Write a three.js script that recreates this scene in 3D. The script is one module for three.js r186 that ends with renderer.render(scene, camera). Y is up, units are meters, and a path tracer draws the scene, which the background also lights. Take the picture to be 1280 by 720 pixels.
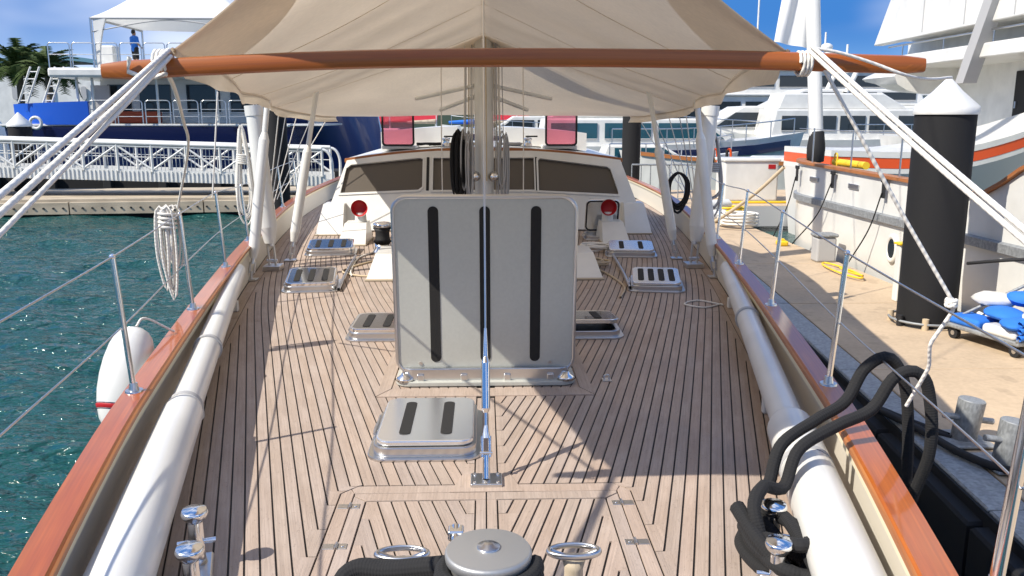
import * as THREE from 'three';
import { RoundedBoxGeometry } from 'three/addons/geometries/RoundedBoxGeometry.js';
import { mergeGeometries, toCreasedNormals } from 'three/addons/utils/BufferGeometryUtils.js';
import { MarchingCubes } from 'three/addons/objects/MarchingCubes.js';

// ------------------------------------------------------------------ camera, sky, sun, exposure
const scene = new THREE.Scene();
const camera = new THREE.PerspectiveCamera(37.68, 1280 / 720, 0.05, 3000);
camera.position.set(0, 1.7, 0);                    // standing on the bow, looking aft; y = 0 is the deck
camera.rotation.order = 'YXZ';
camera.rotation.set(-0.1983, -0.0325, 0);
scene.add(camera);

const renderer = new THREE.WebGLRenderer({ antialias: true });
renderer.setSize(1280, 720);
renderer.toneMapping = THREE.LinearToneMapping;
renderer.toneMappingExposure = 1.6;
renderer.shadowMap.enabled = true;
renderer.shadowMap.type = THREE.PCFSoftShadowMap;

const sun = new THREE.DirectionalLight(new THREE.Color(1, 0.93, 0.82), 4.1);
sun.position.set(-0.88 * 60, 60, -8 + 0.45 * 60);
sun.target.position.set(0, 0, -8);
sun.castShadow = true;
sun.shadow.mapSize.set(4096, 4096);
Object.assign(sun.shadow.camera, { left: -45, right: 45, top: 45, bottom: -45, near: 1, far: 220 });
sun.shadow.radius = 1;
scene.add(sun, sun.target);

// value noise with a period, used by the sky and by every texture
function hash(x, y, s) {
  let h = (x * 374761393 + y * 668265263 + s * 2147483647) | 0;
  h = Math.imul(h ^ (h >>> 13), 1274126177); h ^= h >>> 16;
  return ((h >>> 0) % 100003) / 100003;
}
function vnoise(x, y, px, py, s = 0) {
  const xi = Math.floor(x), yi = Math.floor(y), fx = x - xi, fy = y - yi;
  const m = (a, p) => ((a % p) + p) % p;
  const sx = fx * fx * (3 - 2 * fx), sy = fy * fy * (3 - 2 * fy);
  const a = hash(m(xi, px), m(yi, py), s), b = hash(m(xi + 1, px), m(yi, py), s);
  const c = hash(m(xi, px), m(yi + 1, py), s), d = hash(m(xi + 1, px), m(yi + 1, py), s);
  return a + (b - a) * sx + (c - a) * sy + (a - b - c + d) * sx * sy;
}
function fbm(u, v, px, py, oct = 4, s = 0) {       // u, v in 0..1, tiles
  let t = 0, a = 0.5, n = 0;
  for (let i = 0; i < oct; i++) { t += a * vnoise(u * px, v * py, px, py, s + i * 17); n += a; a *= 0.5; px *= 2; py *= 2; }
  return t / n;
}
let seed = 7;
const rnd = () => { seed = (Math.imul(seed, 1664525) + 1013904223) >>> 0; return seed / 4294967296; };
const rr = (a, b) => a + (b - a) * rnd();
const sstep = (a, b, x) => { const t = Math.min(1, Math.max(0, (x - a) / (b - a))); return t * t * (3 - 2 * t); };

{ // one clear sky with thin fair-weather cloud
  const W = 1024, H = 512, d = new Float32Array(W * H * 4);
  const hz = [0.2, 0.38, 0.62], lo = [0.026, 0.145, 0.42], ze = [0.04, 0.15, 0.44], cl = [1.0, 1.0, 1.02];
  for (let j = 0; j < H; j++) {
    const el = ((j + 0.5) / H - 0.5) * Math.PI;
    const e = Math.max(0, el) * 180 / Math.PI;
    const a = sstep(0, 6, e), b = sstep(8, 80, e);
    for (let i = 0; i < W; i++) {
      const u = i / W;
      const n = fbm(u, j / H, 10, 14, 6, 3), n2 = fbm(u, j / H, 28, 60, 4, 9);
      let c = sstep(0.47, 0.74, n * 0.75 + n2 * 0.25) * 0.8 + 0.015;
      if (el < 0) c = 0.2;
      for (let k = 0; k < 3; k++) {
        let q = hz[k] + (lo[k] - hz[k]) * a; q += (ze[k] - q) * b;
        d[(j * W + i) * 4 + k] = q + (cl[k] - q) * c;
      }
      d[(j * W + i) * 4 + 3] = 1;
    }
  }
  const t = new THREE.DataTexture(d, W, H, THREE.RGBAFormat, THREE.FloatType);
  t.mapping = THREE.EquirectangularReflectionMapping; t.magFilter = t.minFilter = THREE.LinearFilter; t.wrapS = THREE.RepeatWrapping;
  t.needsUpdate = true;
  scene.background = t; scene.environment = t;
}

// ------------------------------------------------------------------ helpers
const p3 = (x, y, Z) => new THREE.Vector3(x, y, -Z);   // Z = metres ahead of the camera (aft)
const names = new Map();
function numbered(n) { const k = names.get(n) || 0; names.set(n, k + 1); return k ? n + '_' + String(k).padStart(3, '0') : n; }
function mesh(name, geo, mat, parent) {
  const m = new THREE.Mesh(geo, mat); m.name = parent ? name : numbered(name);
  (parent || scene).add(m); return m;
}
function tag(o, label, category, group) { o.userData.label = label; o.userData.category = category; if (group) o.userData.group = group; return o; }
function thing(name, label, category, pos, turn = 0, group) {
  const o = new THREE.Group(); o.name = numbered(name); scene.add(o);
  if (pos) o.position.copy(pos); o.rotation.y = turn; return tag(o, label, category, group);
}
function struct(name, geo, mat) { const m = mesh(name, geo, mat); m.userData.kind = 'structure'; return m; }
function one(name, geo, mat, label, category, group) { return tag(mesh(name, geo, mat), label, category, group); }
function clean(g) {
  const q = g.index ? g.toNonIndexed() : g;
  for (const k of Object.keys(q.attributes)) if (!['position', 'normal', 'uv'].includes(k)) q.deleteAttribute(k);
  if (!q.attributes.normal) q.computeVertexNormals();
  if (!q.attributes.uv) q.setAttribute('uv', new THREE.BufferAttribute(new Float32Array(q.attributes.position.count * 2), 2));
  return q;
}
const join = (...gs) => mergeGeometries(gs.flat().map(clean));
const UP = new THREE.Vector3(0, 1, 0);
function rod(a, b, r1, r2 = r1, seg = 10, caps = true) {
  const d = b.clone().sub(a), L = d.length();
  const g = new THREE.CylinderGeometry(r2, r1, L, seg, 1, !caps);
  const uv = g.attributes.uv; for (let i = 0; i < uv.count; i++) uv.setXY(i, uv.getX(i) * 6.283 * r1, uv.getY(i) * L);
  g.applyQuaternion(new THREE.Quaternion().setFromUnitVectors(UP, d.normalize()));
  const c = a.clone().add(b).multiplyScalar(0.5); g.translate(c.x, c.y, c.z); return g;
}
function tube(pts, r, seg = 40, rad = 8, closed = false, tension = 0.5) {
  const c = new THREE.CatmullRomCurve3(pts, closed, 'catmullrom', tension), L = c.getLength();
  const g = new THREE.TubeGeometry(c, seg, r, rad, closed);
  const uv = g.attributes.uv; for (let i = 0; i < uv.count; i++) uv.setXY(i, uv.getX(i) * L, uv.getY(i) * 6.283 * r);
  return g;
}
function sag(a, b, s, n = 8) { const o = []; for (let i = 0; i <= n; i++) { const t = i / n, q = a.clone().lerp(b, t); q.y -= s * 4 * t * (1 - t); o.push(q); } return o; }
function boxg(x, y, Z, w, h, d, r = 0.01, seg = 2) { const g = new RoundedBoxGeometry(w, h, d, seg, Math.min(r, w / 2.01, h / 2.01, d / 2.01)); uvBox(g); g.translate(x, y, -Z); return g; }
function uvBox(g) {                                   // planar uv in metres by the main axis of each normal
  const P = g.attributes.position, N = g.attributes.normal, a = new Float32Array(P.count * 2);
  for (let i = 0; i < P.count; i++) {
    const nx = Math.abs(N.getX(i)), ny = Math.abs(N.getY(i)), nz = Math.abs(N.getZ(i));
    const x = P.getX(i), y = P.getY(i), z = P.getZ(i);
    if (ny >= nx && ny >= nz) { a[2 * i] = x; a[2 * i + 1] = z; } else if (nx >= nz) { a[2 * i] = z; a[2 * i + 1] = y; } else { a[2 * i] = x; a[2 * i + 1] = y; }
  }
  g.setAttribute('uv', new THREE.BufferAttribute(a, 2)); return g;
}
function slab(poly, y0, h, bevel = 0) {               // plan polygon [x, Z] raised from y0 by h
  const s = new THREE.Shape(poly.map(q => new THREE.Vector2(q[0], q[1])));
  const g = new THREE.ExtrudeGeometry(s, { depth: h - bevel, bevelEnabled: bevel > 0, bevelSize: bevel * 0.9, bevelOffset: -bevel * 0.9, bevelThickness: bevel, bevelSegments: 1, curveSegments: 8 });
  g.rotateX(-Math.PI / 2); g.translate(0, y0, 0); return uvBox(g);
}
function rrShape(w, h, r, hole) {
  const f = (S, w, h, r) => {
    const x = w / 2, y = h / 2;
    S.moveTo(-x + r, -y); S.lineTo(x - r, -y); S.absarc(x - r, -y + r, r, -Math.PI / 2, 0); S.lineTo(x, y - r); S.absarc(x - r, y - r, r, 0, Math.PI / 2);
    S.lineTo(-x + r, y); S.absarc(-x + r, y - r, r, Math.PI / 2, Math.PI); S.lineTo(-x, -y + r); S.absarc(-x + r, -y + r, r, Math.PI, Math.PI * 1.5); return S;
  };
  const s = f(new THREE.Shape(), w, h, r);
  if (hole) s.holes.push(f(new THREE.Path(), w - 2 * hole, h - 2 * hole, Math.max(0.005, r - hole * 0.8)));
  return s;
}
function extr(shape, depth, bev = 0.004, cs = 6) {
  return uvBox(new THREE.ExtrudeGeometry(shape, { depth: Math.max(0.0005, depth - 2 * bev), bevelEnabled: bev > 0, bevelSize: bev, bevelOffset: -bev, bevelThickness: bev, bevelSegments: 2, curveSegments: cs }).translate(0, 0, bev));
}
const flat = (g) => g.rotateX(-Math.PI / 2);          // shape plane -> deck plane, depth upwards
function poly2(pts) { return new THREE.Shape(pts.map(q => new THREE.Vector2(q[0], q[1]))); }
function loft(rings, closed = true, caps = true, crease = 0.7) {   // rings of equal length -> skin
  const P = [], U = [], n = rings[0].length, m = closed ? n : n - 1;
  const vs = [0]; for (let i = 1; i < rings.length; i++) vs.push(vs[i - 1] + rings[i][0].distanceTo(rings[i - 1][0]));
  const us = rings.map(r => { const o = [0]; for (let k = 1; k <= n; k++) o.push(o[k - 1] + r[k % n].distanceTo(r[k - 1])); return o; });
  const put = (i, k) => { const v = rings[i][k % n]; P.push(v.x, v.y, v.z); U.push(us[i][k], vs[i]); };
  for (let i = 0; i < rings.length - 1; i++) for (let k = 0; k < m; k++) { put(i, k); put(i + 1, k); put(i, k + 1); put(i, k + 1); put(i + 1, k); put(i + 1, k + 1); }
  if (closed && caps) for (const i of [0, rings.length - 1]) {
    const pts = rings[i];
    const nrm = new THREE.Vector3(), c = new THREE.Vector3(); pts.forEach(q => c.add(q)); c.multiplyScalar(1 / n);
    for (let k = 0; k < n; k++) nrm.add(pts[k].clone().sub(c).cross(pts[(k + 1) % n].clone().sub(c)));
    nrm.normalize(); const ax = pts[0].clone().sub(c).normalize(), ay = nrm.clone().cross(ax);
    const tr = THREE.ShapeUtils.triangulateShape(pts.map(q => { const e = q.clone().sub(c); return new THREE.Vector2(e.dot(ax), e.dot(ay)); }), []);
    for (const t of tr) for (const k of (i ? t : [t[0], t[2], t[1]])) { const v = pts[k]; P.push(v.x, v.y, v.z); U.push(v.x, v.y); }
  }
  const g = new THREE.BufferGeometry();
  g.setAttribute('position', new THREE.Float32BufferAttribute(P, 3)); g.setAttribute('uv', new THREE.Float32BufferAttribute(U, 2));
  return toCreasedNormals(g, crease);
}
function lathe(prof, seg = 24) { return new THREE.LatheGeometry(prof.map(q => new THREE.Vector2(q[0], q[1])), seg); }
function curveTable(tab) {                            // smooth Hermite interpolation of [t, v] rows
  return t => {
    let i = 0; while (i < tab.length - 2 && t > tab[i + 1][0]) i++;
    const [t0, a] = tab[i], [t1, b] = tab[i + 1], h = t1 - t0, s = Math.min(1, Math.max(0, (t - t0) / h));
    const m0 = i ? (b - tab[i - 1][1]) / (t1 - tab[i - 1][0]) : (b - a) / h, m1 = i < tab.length - 2 ? (tab[i + 2][1] - a) / (tab[i + 2][0] - t0) : (b - a) / h;
    const s2 = s * s, s3 = s2 * s;
    return (2 * s3 - 3 * s2 + 1) * a + (s3 - 2 * s2 + s) * h * m0 + (-2 * s3 + 3 * s2) * b + (s3 - s2) * h * m1;
  };
}
// ------------------------------------------------------------------ textures and materials
function tex(w, h, fn, srgb, rx = 1, ry = 1) {
  const d = new Uint8Array(w * h * 4);
  for (let j = 0; j < h; j++) for (let i = 0; i < w; i++) {
    const c = fn(i / w, j / h), o = (j * w + i) * 4;
    if (typeof c === 'number') d[o] = d[o + 1] = d[o + 2] = Math.max(0, Math.min(255, c * 255));
    else for (let k = 0; k < 3; k++) d[o + k] = Math.max(0, Math.min(255, c[k] * 255));
    d[o + 3] = 255;
  }
  const t = new THREE.DataTexture(d, w, h); t.wrapS = t.wrapT = THREE.RepeatWrapping; t.repeat.set(rx, ry);
  t.magFilter = THREE.LinearFilter; t.minFilter = THREE.LinearMipmapLinearFilter; t.generateMipmaps = true;
  if (srgb) t.colorSpace = THREE.SRGBColorSpace; t.needsUpdate = true; return t;
}
const MS = (o) => new THREE.MeshStandardMaterial(o), MP = (o) => new THREE.MeshPhysicalMaterial(o);
// teak: u across the plank, v along it, 0.4 m by 2 m per repeat
const teakMap = tex(256, 512, (u, v) => {
  const g = fbm(u, v, 64, 6, 3, 1), f = fbm(u, v, 110, 40, 2, 5), b = fbm(u, v, 4, 8, 4, 8), sp = fbm(u, v, 60, 120, 2, 12);
  let k = 0.86 + 0.1 * (g - 0.3) + 0.06 * (f - 0.5) + 0.13 * (b - 0.5) - (sp > 0.8 ? 0.07 : 0);
  return [k, k * (0.985 + 0.03 * (b - 0.5)), k * (0.97 + 0.06 * (b - 0.5))];
}, true, 1 / 0.4, 1 / 2);
const teakBump = tex(256, 512, (u, v) => fbm(u, v, 90, 10, 3, 2), false, 1 / 0.4, 1 / 2);
const teakTones = [[0.5, 0.405, 0.34], [0.485, 0.4, 0.34], [0.515, 0.415, 0.345], [0.475, 0.395, 0.345], [0.505, 0.4, 0.33], [0.49, 0.405, 0.35]]
  .map(c => MS({ color: new THREE.Color().setRGB(...c), map: teakMap, bumpMap: teakBump, bumpScale: 0.0012, roughness: 0.82 }));
const varnMap = tex(256, 512, (u, v) => {
  const g = fbm(u, v, 40, 4, 4, 21), b = fbm(u, v, 5, 6, 3, 22);
  const k = 0.78 + 0.22 * g + 0.1 * (b - 0.5); return [k, k * (0.94 + 0.1 * (b - 0.5)), k * 0.9];
}, true, 1 / 0.35, 1 / 1.6);
const M = {
  caulk: MS({ color: 0x17130f, roughness: 0.7 }),
  varnish: MP({ color: new THREE.Color().setRGB(0.48, 0.13, 0.011), map: varnMap, roughness: 0.42, clearcoat: 0.6, clearcoatRoughness: 0.06 }),
  spar: MP({ color: new THREE.Color().setRGB(0.45, 0.13, 0.013), map: varnMap, roughness: 0.5, clearcoat: 0.35, clearcoatRoughness: 0.2 }),
  white: MP({ color: new THREE.Color().setRGB(0.77, 0.765, 0.74), roughness: 0.35, clearcoat: 0.4, clearcoatRoughness: 0.2,
    map: tex(256, 256, (u, v) => { const k = 0.93 + 0.1 * (fbm(u, v, 6, 5, 5, 31) - 0.35); return [k, k, k * 0.99]; }, true, 0.6, 0.6) }),
  cream: MS({ color: new THREE.Color().setRGB(0.78, 0.7, 0.5), roughness: 0.5 }),
  bulwark: MS({ color: new THREE.Color().setRGB(0.62, 0.58, 0.5), roughness: 0.55 }),
  chrome: MS({ color: new THREE.Color().setRGB(0.82, 0.82, 0.82), metalness: 1, roughness: 0.14 }),
  steel: MS({ color: new THREE.Color().setRGB(0.62, 0.62, 0.62), metalness: 1, roughness: 0.28 }),
  alu: MS({ color: new THREE.Color().setRGB(0.62, 0.635, 0.6), metalness: 0.2, roughness: 0.5,
    map: tex(512, 512, (u, v) => { const k = 0.9 + 0.06 * (fbm(u, v, 3, 2, 3, 41) - 0.5) + 0.03 * (fbm(u, v, 90, 90, 2, 44) - 0.5); return [k, k * 0.995, k * 0.975]; }, true, 0.8, 0.8) }),
  lidSteel: MS({ color: new THREE.Color().setRGB(0.82, 0.83, 0.84), metalness: 0.85, roughness: 0.26 }),
  smoked: MP({ color: new THREE.Color().setRGB(0.02, 0.02, 0.022), roughness: 0.16, clearcoat: 0.5 }),
  brushed: MS({ color: new THREE.Color().setRGB(0.42, 0.42, 0.41), metalness: 0.7, roughness: 0.5 }),
  galv: MS({ color: new THREE.Color().setRGB(0.42, 0.44, 0.45), metalness: 0.3, roughness: 0.55,
    map: tex(256, 256, (u, v) => { const k = 0.8 + 0.3 * (fbm(u, v, 22, 22, 3, 51) - 0.4); return [k, k, k]; }, true, 2, 2) }),
  black: MS({ color: new THREE.Color().setRGB(0.012, 0.012, 0.013), roughness: 0.75 }),
  grip: MS({ color: new THREE.Color().setRGB(0.018, 0.017, 0.016), roughness: 0.95, bumpMap: tex(128, 128, (u, v) => fbm(u, v, 60, 60, 2, 61), false, 8, 8), bumpScale: 0.001 }),
  rubber: MS({ color: new THREE.Color().setRGB(0.006, 0.006, 0.007), roughness: 0.85 }),
  glassDark: MP({ color: new THREE.Color().setRGB(0.015, 0.022, 0.028), roughness: 0.06 }),
  glassBlue: MP({ color: new THREE.Color().setRGB(0.01, 0.07, 0.1), roughness: 0.06 }),
  concrete: MS({ color: new THREE.Color().setRGB(0.66, 0.52, 0.37), roughness: 0.9,
    map: tex(512, 512, (u, v) => { const k = 0.86 + 0.12 * (fbm(u, v, 5, 6, 5, 71) - 0.5) + 0.07 * (fbm(u, v, 120, 120, 2, 74) - 0.5) - 0.06 * sstep(0.64, 0.76, fbm(u, v, 16, 13, 4, 77)); return [k, k * 0.985, k * 0.96]; }, true, 0.3, 0.3) }),
  rope: MS({ color: new THREE.Color().setRGB(0.72, 0.69, 0.63), roughness: 0.9, bumpMap: tex(64, 64, (u, v) => 0.5 + 0.5 * Math.sin((u + v) * 6.2832 * 2), false, 18, 12), bumpScale: 0.0013 }),
  tanRope: MS({ color: new THREE.Color().setRGB(0.5, 0.4, 0.27), roughness: 0.95 }),
  blackRope: MS({ color: new THREE.Color().setRGB(0.012, 0.012, 0.013), roughness: 0.92, bumpMap: tex(64, 64, (u, v) => 0.5 + 0.5 * Math.sin((u * 2 + v) * 6.2832) * Math.sin((u * 2 - v) * 6.2832), false, 22, 30), bumpScale: 0.0017 }),
  red: MS({ color: new THREE.Color().setRGB(0.4, 0.008, 0.012), roughness: 0.5 }),
  orange: MS({ color: new THREE.Color().setRGB(0.75, 0.09, 0.015), roughness: 0.4 }),
  yellow: MS({ color: new THREE.Color().setRGB(0.75, 0.5, 0.02), roughness: 0.5 }),
  navy: MP({ color: new THREE.Color().setRGB(0.006, 0.012, 0.06), roughness: 0.25, clearcoat: 0.6 }),
  royal: MP({ color: new THREE.Color().setRGB(0.012, 0.09, 0.5), roughness: 0.35 }),
  blueHull: MP({ color: new THREE.Color().setRGB(0.008, 0.035, 0.17), roughness: 0.3, clearcoat: 0.5 }),
  blueCover: MS({ color: new THREE.Color().setRGB(0.02, 0.16, 0.6), roughness: 0.8 }),
  grey: MS({ color: new THREE.Color().setRGB(0.4, 0.4, 0.4), roughness: 0.6 }),
  taupe: MS({ color: new THREE.Color().setRGB(0.09, 0.075, 0.06), roughness: 0.35 }),
  wood: MS({ color: new THREE.Color().setRGB(0.45, 0.19, 0.06), map: varnMap, roughness: 0.5 }),
  beige: MS({ color: new THREE.Color().setRGB(0.62, 0.52, 0.38), roughness: 0.85, map: tex(256, 128, (u, v) => { const k = 0.84 + 0.26 * (fbm(u, v, 12, 8, 4, 81) - 0.5); return [k, k, k]; }, true, 0.15, 0.6) }),
  tent: MP({ color: new THREE.Color().setRGB(0.8, 0.8, 0.78), roughness: 0.9, transmission: 0.25, thickness: 0, side: THREE.DoubleSide }),
  skin: MS({ color: new THREE.Color().setRGB(0.36, 0.2, 0.13), roughness: 0.6 }),
  frond: MS({ color: new THREE.Color().setRGB(0.06, 0.1, 0.018), roughness: 0.7, side: THREE.DoubleSide }),
  bark: MS({ color: new THREE.Color().setRGB(0.16, 0.12, 0.085), roughness: 0.95 }),
};
const canvasMap = tex(512, 512, (u, v) => { const k = 0.93 + 0.1 * (fbm(u, v, 4, 5, 5, 91) - 0.5) + 0.05 * (fbm(u, v, 180, 180, 1, 94) - 0.5); return [k, k * 0.99, k * 0.975]; }, true, 0.4, 0.4);
M.canvas = MP({ color: new THREE.Color().setRGB(0.78, 0.68, 0.54), map: canvasMap, roughness: 0.95, transmission: 0.42, thickness: 0, side: THREE.DoubleSide });
M.water = MP({ color: new THREE.Color().setRGB(0.01, 0.062, 0.058), roughness: 0.09, ior: 1.33,
  bumpMap: tex(512, 512, (u, v) => fbm(u, v, 14, 26, 4, 101), false, 0.4, 0.4), bumpScale: 0.12 });
M.pink = MP({ color: new THREE.Color().setRGB(0.9, 0.5, 0.58), roughness: 0.12, transmission: 0.9, thickness: 0 });


// ------------------------------------------------------------------ water, docks, far shore
const WATER = -1.25, DOCK = -0.55;
{
  const P = [], U = [], I = [];
  const xs = [], zs = [];
  for (let x = -600; x < -60; x += 60) xs.push(x); for (let x = -60; x < -24; x += 1.5) xs.push(x);
  for (let x = -24; x < 5; x += 0.11) xs.push(x); for (let x = 5; x < 60; x += 1.5) xs.push(x); for (let x = 60; x <= 600; x += 60) xs.push(x);
  for (let z = -40; z < 0; z += 4) zs.push(z); let z = 0, dz = 0.05; while (z < 34) { zs.push(z); z += dz; dz = 0.05 + z * 0.0045; } for (; z < 90; z += 2) zs.push(z); for (; z <= 900; z += 60) zs.push(z);
  const wave = (x, y) => 0.3 * (fbm(x / 64, y / 64, 44, 96, 4, 5) - 0.5) + 0.16 * (fbm(x / 64 + 0.3, y / 64 + 0.1, 22, 30, 2, 15) - 0.5);
  zs.forEach((Z, j) => xs.forEach((x, i) => {
    const near = x >= -24 && x < 5 && Z >= 0 && Z < 34;
    P.push(x, WATER + (near ? wave(x + 64, Z) : 0), -Z); U.push(x, Z);
    if (i && j) { const n = xs.length, a = j * n + i; I.push(a - n - 1, a - n, a, a - n - 1, a, a - 1); }
  }));
  const g = new THREE.BufferGeometry(); g.setAttribute('position', new THREE.Float32BufferAttribute(P, 3)); g.setAttribute('uv', new THREE.Float32BufferAttribute(U, 2)); g.setIndex(I); g.computeVertexNormals();
  struct('water', g, M.water);
}
{ // concrete finger dock on the right: cast panels with open joints
  const edge = Z => 2.9 + (Z - 4.3) * 0.1;
  const base = struct('concrete_dock', slab([[edge(-2), -2], [5.66, -2], [5.66, 21.9], [edge(21.9), 21.9]], -1.05, 0.485), M.rubber);
  const cuts = [-2, 1.6, 4.5, 7.3, 10.1, 13, 16, 19, 21.9];
  for (let i = 0; i < cuts.length - 1; i++) {
    const a = cuts[i] + 0.012, b = cuts[i + 1] - 0.012;
    mesh('panel', slab([[edge(a) + 0.3, a], [5.64, a], [5.64, b], [edge(b) + 0.3, b]], -0.57, 0.02 + (i % 3) * 0.001, 0.006), M.concrete, base);
    mesh('edge_angle', slab([[edge(a) + 0.02, a], [edge(a) + 0.285, a], [edge(b) + 0.285, b], [edge(b) + 0.02, b]], -0.62, 0.075, 0.012), M.galv, base);
  }
  for (let i = 0; i < 12; i++) {                       // black rubber fendering along the dock face
    const a = -1.5 + i * 1.5, b = a + 1.46;
    mesh('rubber_fender', slab([[edge(a) - 0.1, a], [edge(a) + 0.02, a], [edge(b) + 0.02, b], [edge(b) - 0.1, b]], -1.15, 0.52, 0.02), M.rubber, base);
  }
  const cross = struct('cross_dock', slab([[2.2, 22], [40, 22], [40, 27], [2.2, 27]], -1.1, 0.53), M.grey);
  for (let i = 0; i < 9; i++) mesh('panel', slab([[2.2 + i * 4.2 + 0.012, 22.02], [2.2 + (i + 1) * 4.2 - 0.012, 22.02], [2.2 + (i + 1) * 4.2 - 0.012, 26.98], [2.2 + i * 4.2 + 0.012, 26.98]], -0.57, 0.02, 0.006), M.concrete, cross);
  mesh('yellow_edge', boxg(10, -0.52, 22.6, 8, 0.06, 0.1, 0.02), M.yellow, cross);
}
{ // low far shore and breakwater
  const rings = []; for (let i = 0; i <= 60; i++) { const x = -420 + i * 14, h = 3 + 5 * fbm(i / 60, 0.3, 18, 3, 3, 4); rings.push([p3(x, -2, 300), p3(x, h * 0.5, 300), p3(x, h, 312), p3(x, -2, 330)]); }
  struct('far_shore', loft(rings, true, true, 0.3), MS({ color: new THREE.Color().setRGB(0.07, 0.1, 0.07), roughness: 1 }));
}
// ------------------------------------------------------------------ our yacht: hull, deck, bulwarks
const hb = curveTable([[-1.7, 0.02], [-1, 0.4], [0, 0.76], [1, 1.07], [2.3, 1.41], [3.57, 1.7], [4.2, 1.82], [5.15, 1.99], [6.48, 2.22], [9, 2.62], [12.84, 3.12], [16, 3.35], [21, 3.4]]);
const Zs = (a, b, s) => { const o = []; for (let z = a; z < b - 1e-6; z += s) o.push(z); o.push(b); return o; };
{
  const zz = Zs(-1.65, 21, 0.35);
  struct('yacht_hull', loft(zz.map(Z => { const h = hb(Z), k = 0.55 + 0.4 * sstep(-1.6, 9, Z); const o = []; for (const s of [1, -1]) { const c = [[h - 0.02, 0.325], [h * (0.6 + 0.4 * k), -0.5], [h * k, -1.35]]; (s > 0 ? c : c.reverse()).forEach(q => o.push(p3(s * q[0], q[1], Z))); } return o; }), false, false, 0.5), M.white);
  const pl = []; zz.forEach(Z => pl.push([hb(Z) - 0.03, Z])); [...zz].reverse().forEach(Z => pl.push([-hb(Z) + 0.03, Z]));
  const deck = struct('teak_deck', slab(pl, -0.04, 0.034), M.caulk);
  const margin = Z => hb(Z) - 0.2, KING = 0.052, W = 0.0615, GAP = 0.0072;
  const s0 = Z => 0.27 * Z, s = Z => Z < 7 ? 0.27 * Z : Z < 12 ? 0.27 * 7 + 0.27 * (Z - 7) - 0.014 * (Z - 7) ** 2 : 0.27 * 7 + 0.27 * 5 - 0.35 + 0.13 * (Z - 12);
  const strip = (parent, rows, mat) => {                // rows: [xInner, xOuter, Z]
    if (rows.length < 2) return; const P = [], U = [], N = rows.length, v0 = rr(0, 2), u0 = rr(0, 0.4), y1 = 0.0, y0 = -0.007, b = 0.0012;
    const quad = (a, bb, c, d, ua, ub, va, vb) => { P.push(...a, ...bb, ...c, ...c, ...bb, ...d); U.push(ua, va, ub, va, ua, vb, ua, vb, ub, va, ub, vb); };
    const sg = Math.sign(rows[0][0] + rows[0][1]);
    for (let i = 0; i < N - 1; i++) {
      const [a, c, Z] = rows[i], [e, f, Y] = rows[i + 1]; const va = v0 + Z, vb = v0 + Y;
      quad([a + b * sg, y1, -Z], [c - b * sg, y1, -Z], [e + b * sg, y1, -Y], [f - b * sg, y1, -Y], u0, u0 + Math.abs(c - a), va, vb);
      quad([c - b * sg, y1, -Z], [c, y0, -Z], [f - b * sg, y1, -Y], [f, y0, -Y], u0 + 0.06, u0 + 0.07, va, vb);
      quad([a, y0, -Z], [a + b * sg, y1, -Z], [e, y0, -Y], [e + b * sg, y1, -Y], u0, u0 + 0.01, va, vb);
    }
    for (const i of [0, N - 1]) { const [a, c, Z] = rows[i]; quad([a, y1 - 0.001, -Z], [c, y1 - 0.001, -Z], [a, y0, -Z], [c, y0, -Z], u0, u0 + 0.06, 0, 0.01); }
    const g = new THREE.BufferGeometry(); g.setAttribute('position', new THREE.Float32BufferAttribute(P, 3)); g.setAttribute('uv', new THREE.Float32BufferAttribute(U, 2)); g.computeVertexNormals();
    mesh('plank', g, mat, parent);
  };
  const tone = () => teakTones[Math.floor(rnd() * teakTones.length)];
  // planks with nibbed ends: where one would run out to a feather edge its neighbour takes over
  const lay = (parent, sd, k, off, z0, z1, sl, I, O, step, butts) => {
    const lo = (q, Z) => (k + q) * W + off + sl(Z) + GAP / 2, hi = (q, Z) => (k + q + 1) * W + off + sl(Z) - GAP / 2, N = W * 0.5;
    const ev = Z => {
      const i = I(Z), o = O(Z); let a = lo(0, Z), b = hi(0, Z), m = '';
      if (Math.min(b, o) - Math.max(a, i) < ((a < i || b > o) ? N : 0.002)) return ['x', 0, 0];
      if (a > i && hi(-1, Z) - i < N) { a = i; m += 'i'; } else a = Math.max(a, i);
      if (b < o && o - lo(1, Z) < N) { b = o; m += 'o'; } else b = Math.min(b, o);
      return ['p' + m, a, b];
    };
    const rows = []; let butt = rr(3, 7), pm = null, pz = z0;
    const flush = () => { if (rows.length > 1 && rows[rows.length - 1][2] - rows[0][2] > 0.03) strip(parent, rows, tone()); rows.length = 0; };
    const add = (e, Z) => { if (e[0] === 'x') flush(); else rows.push([sd * e[1], sd * e[2], Z]); };
    for (let Z = z0; Z < z1; Z += step(Z)) {
      const e = ev(Z);
      if (pm !== null && e[0] !== pm) { let p = pz, q = Z; for (let n = 0; n < 12; n++) { const m = (p + q) / 2; if (ev(m)[0] === pm) p = m; else q = m; } add(ev(p), p - 0.0005); if (e[0] === 'x') flush(); else add(ev(q), q + (pm === 'x' ? 0.004 : 0.0005)); }
      pm = e[0]; pz = Z;
      if (e[0] === 'x') { flush(); continue; }
      if (!rows.length || Z > rows[rows.length - 1][2] + 0.002) rows.push([sd * e[1], sd * e[2], Z]);
      if (butts && rows.length && Z - rows[0][2] > butt && Z > 7) { const l = rows[rows.length - 1]; flush(); butt = rr(3, 5); rows.push([l[0], l[1], l[2] + 0.005]); }
    }
    flush();
  };
  const inner = Z => Z < 3.66 ? 0.6755 : Z < 3.705 ? 0.6755 - (Z - 3.66) * 0.85 : Z < 3.74 ? 0.637 - (Z - 3.705) : KING + 0.006;
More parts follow.
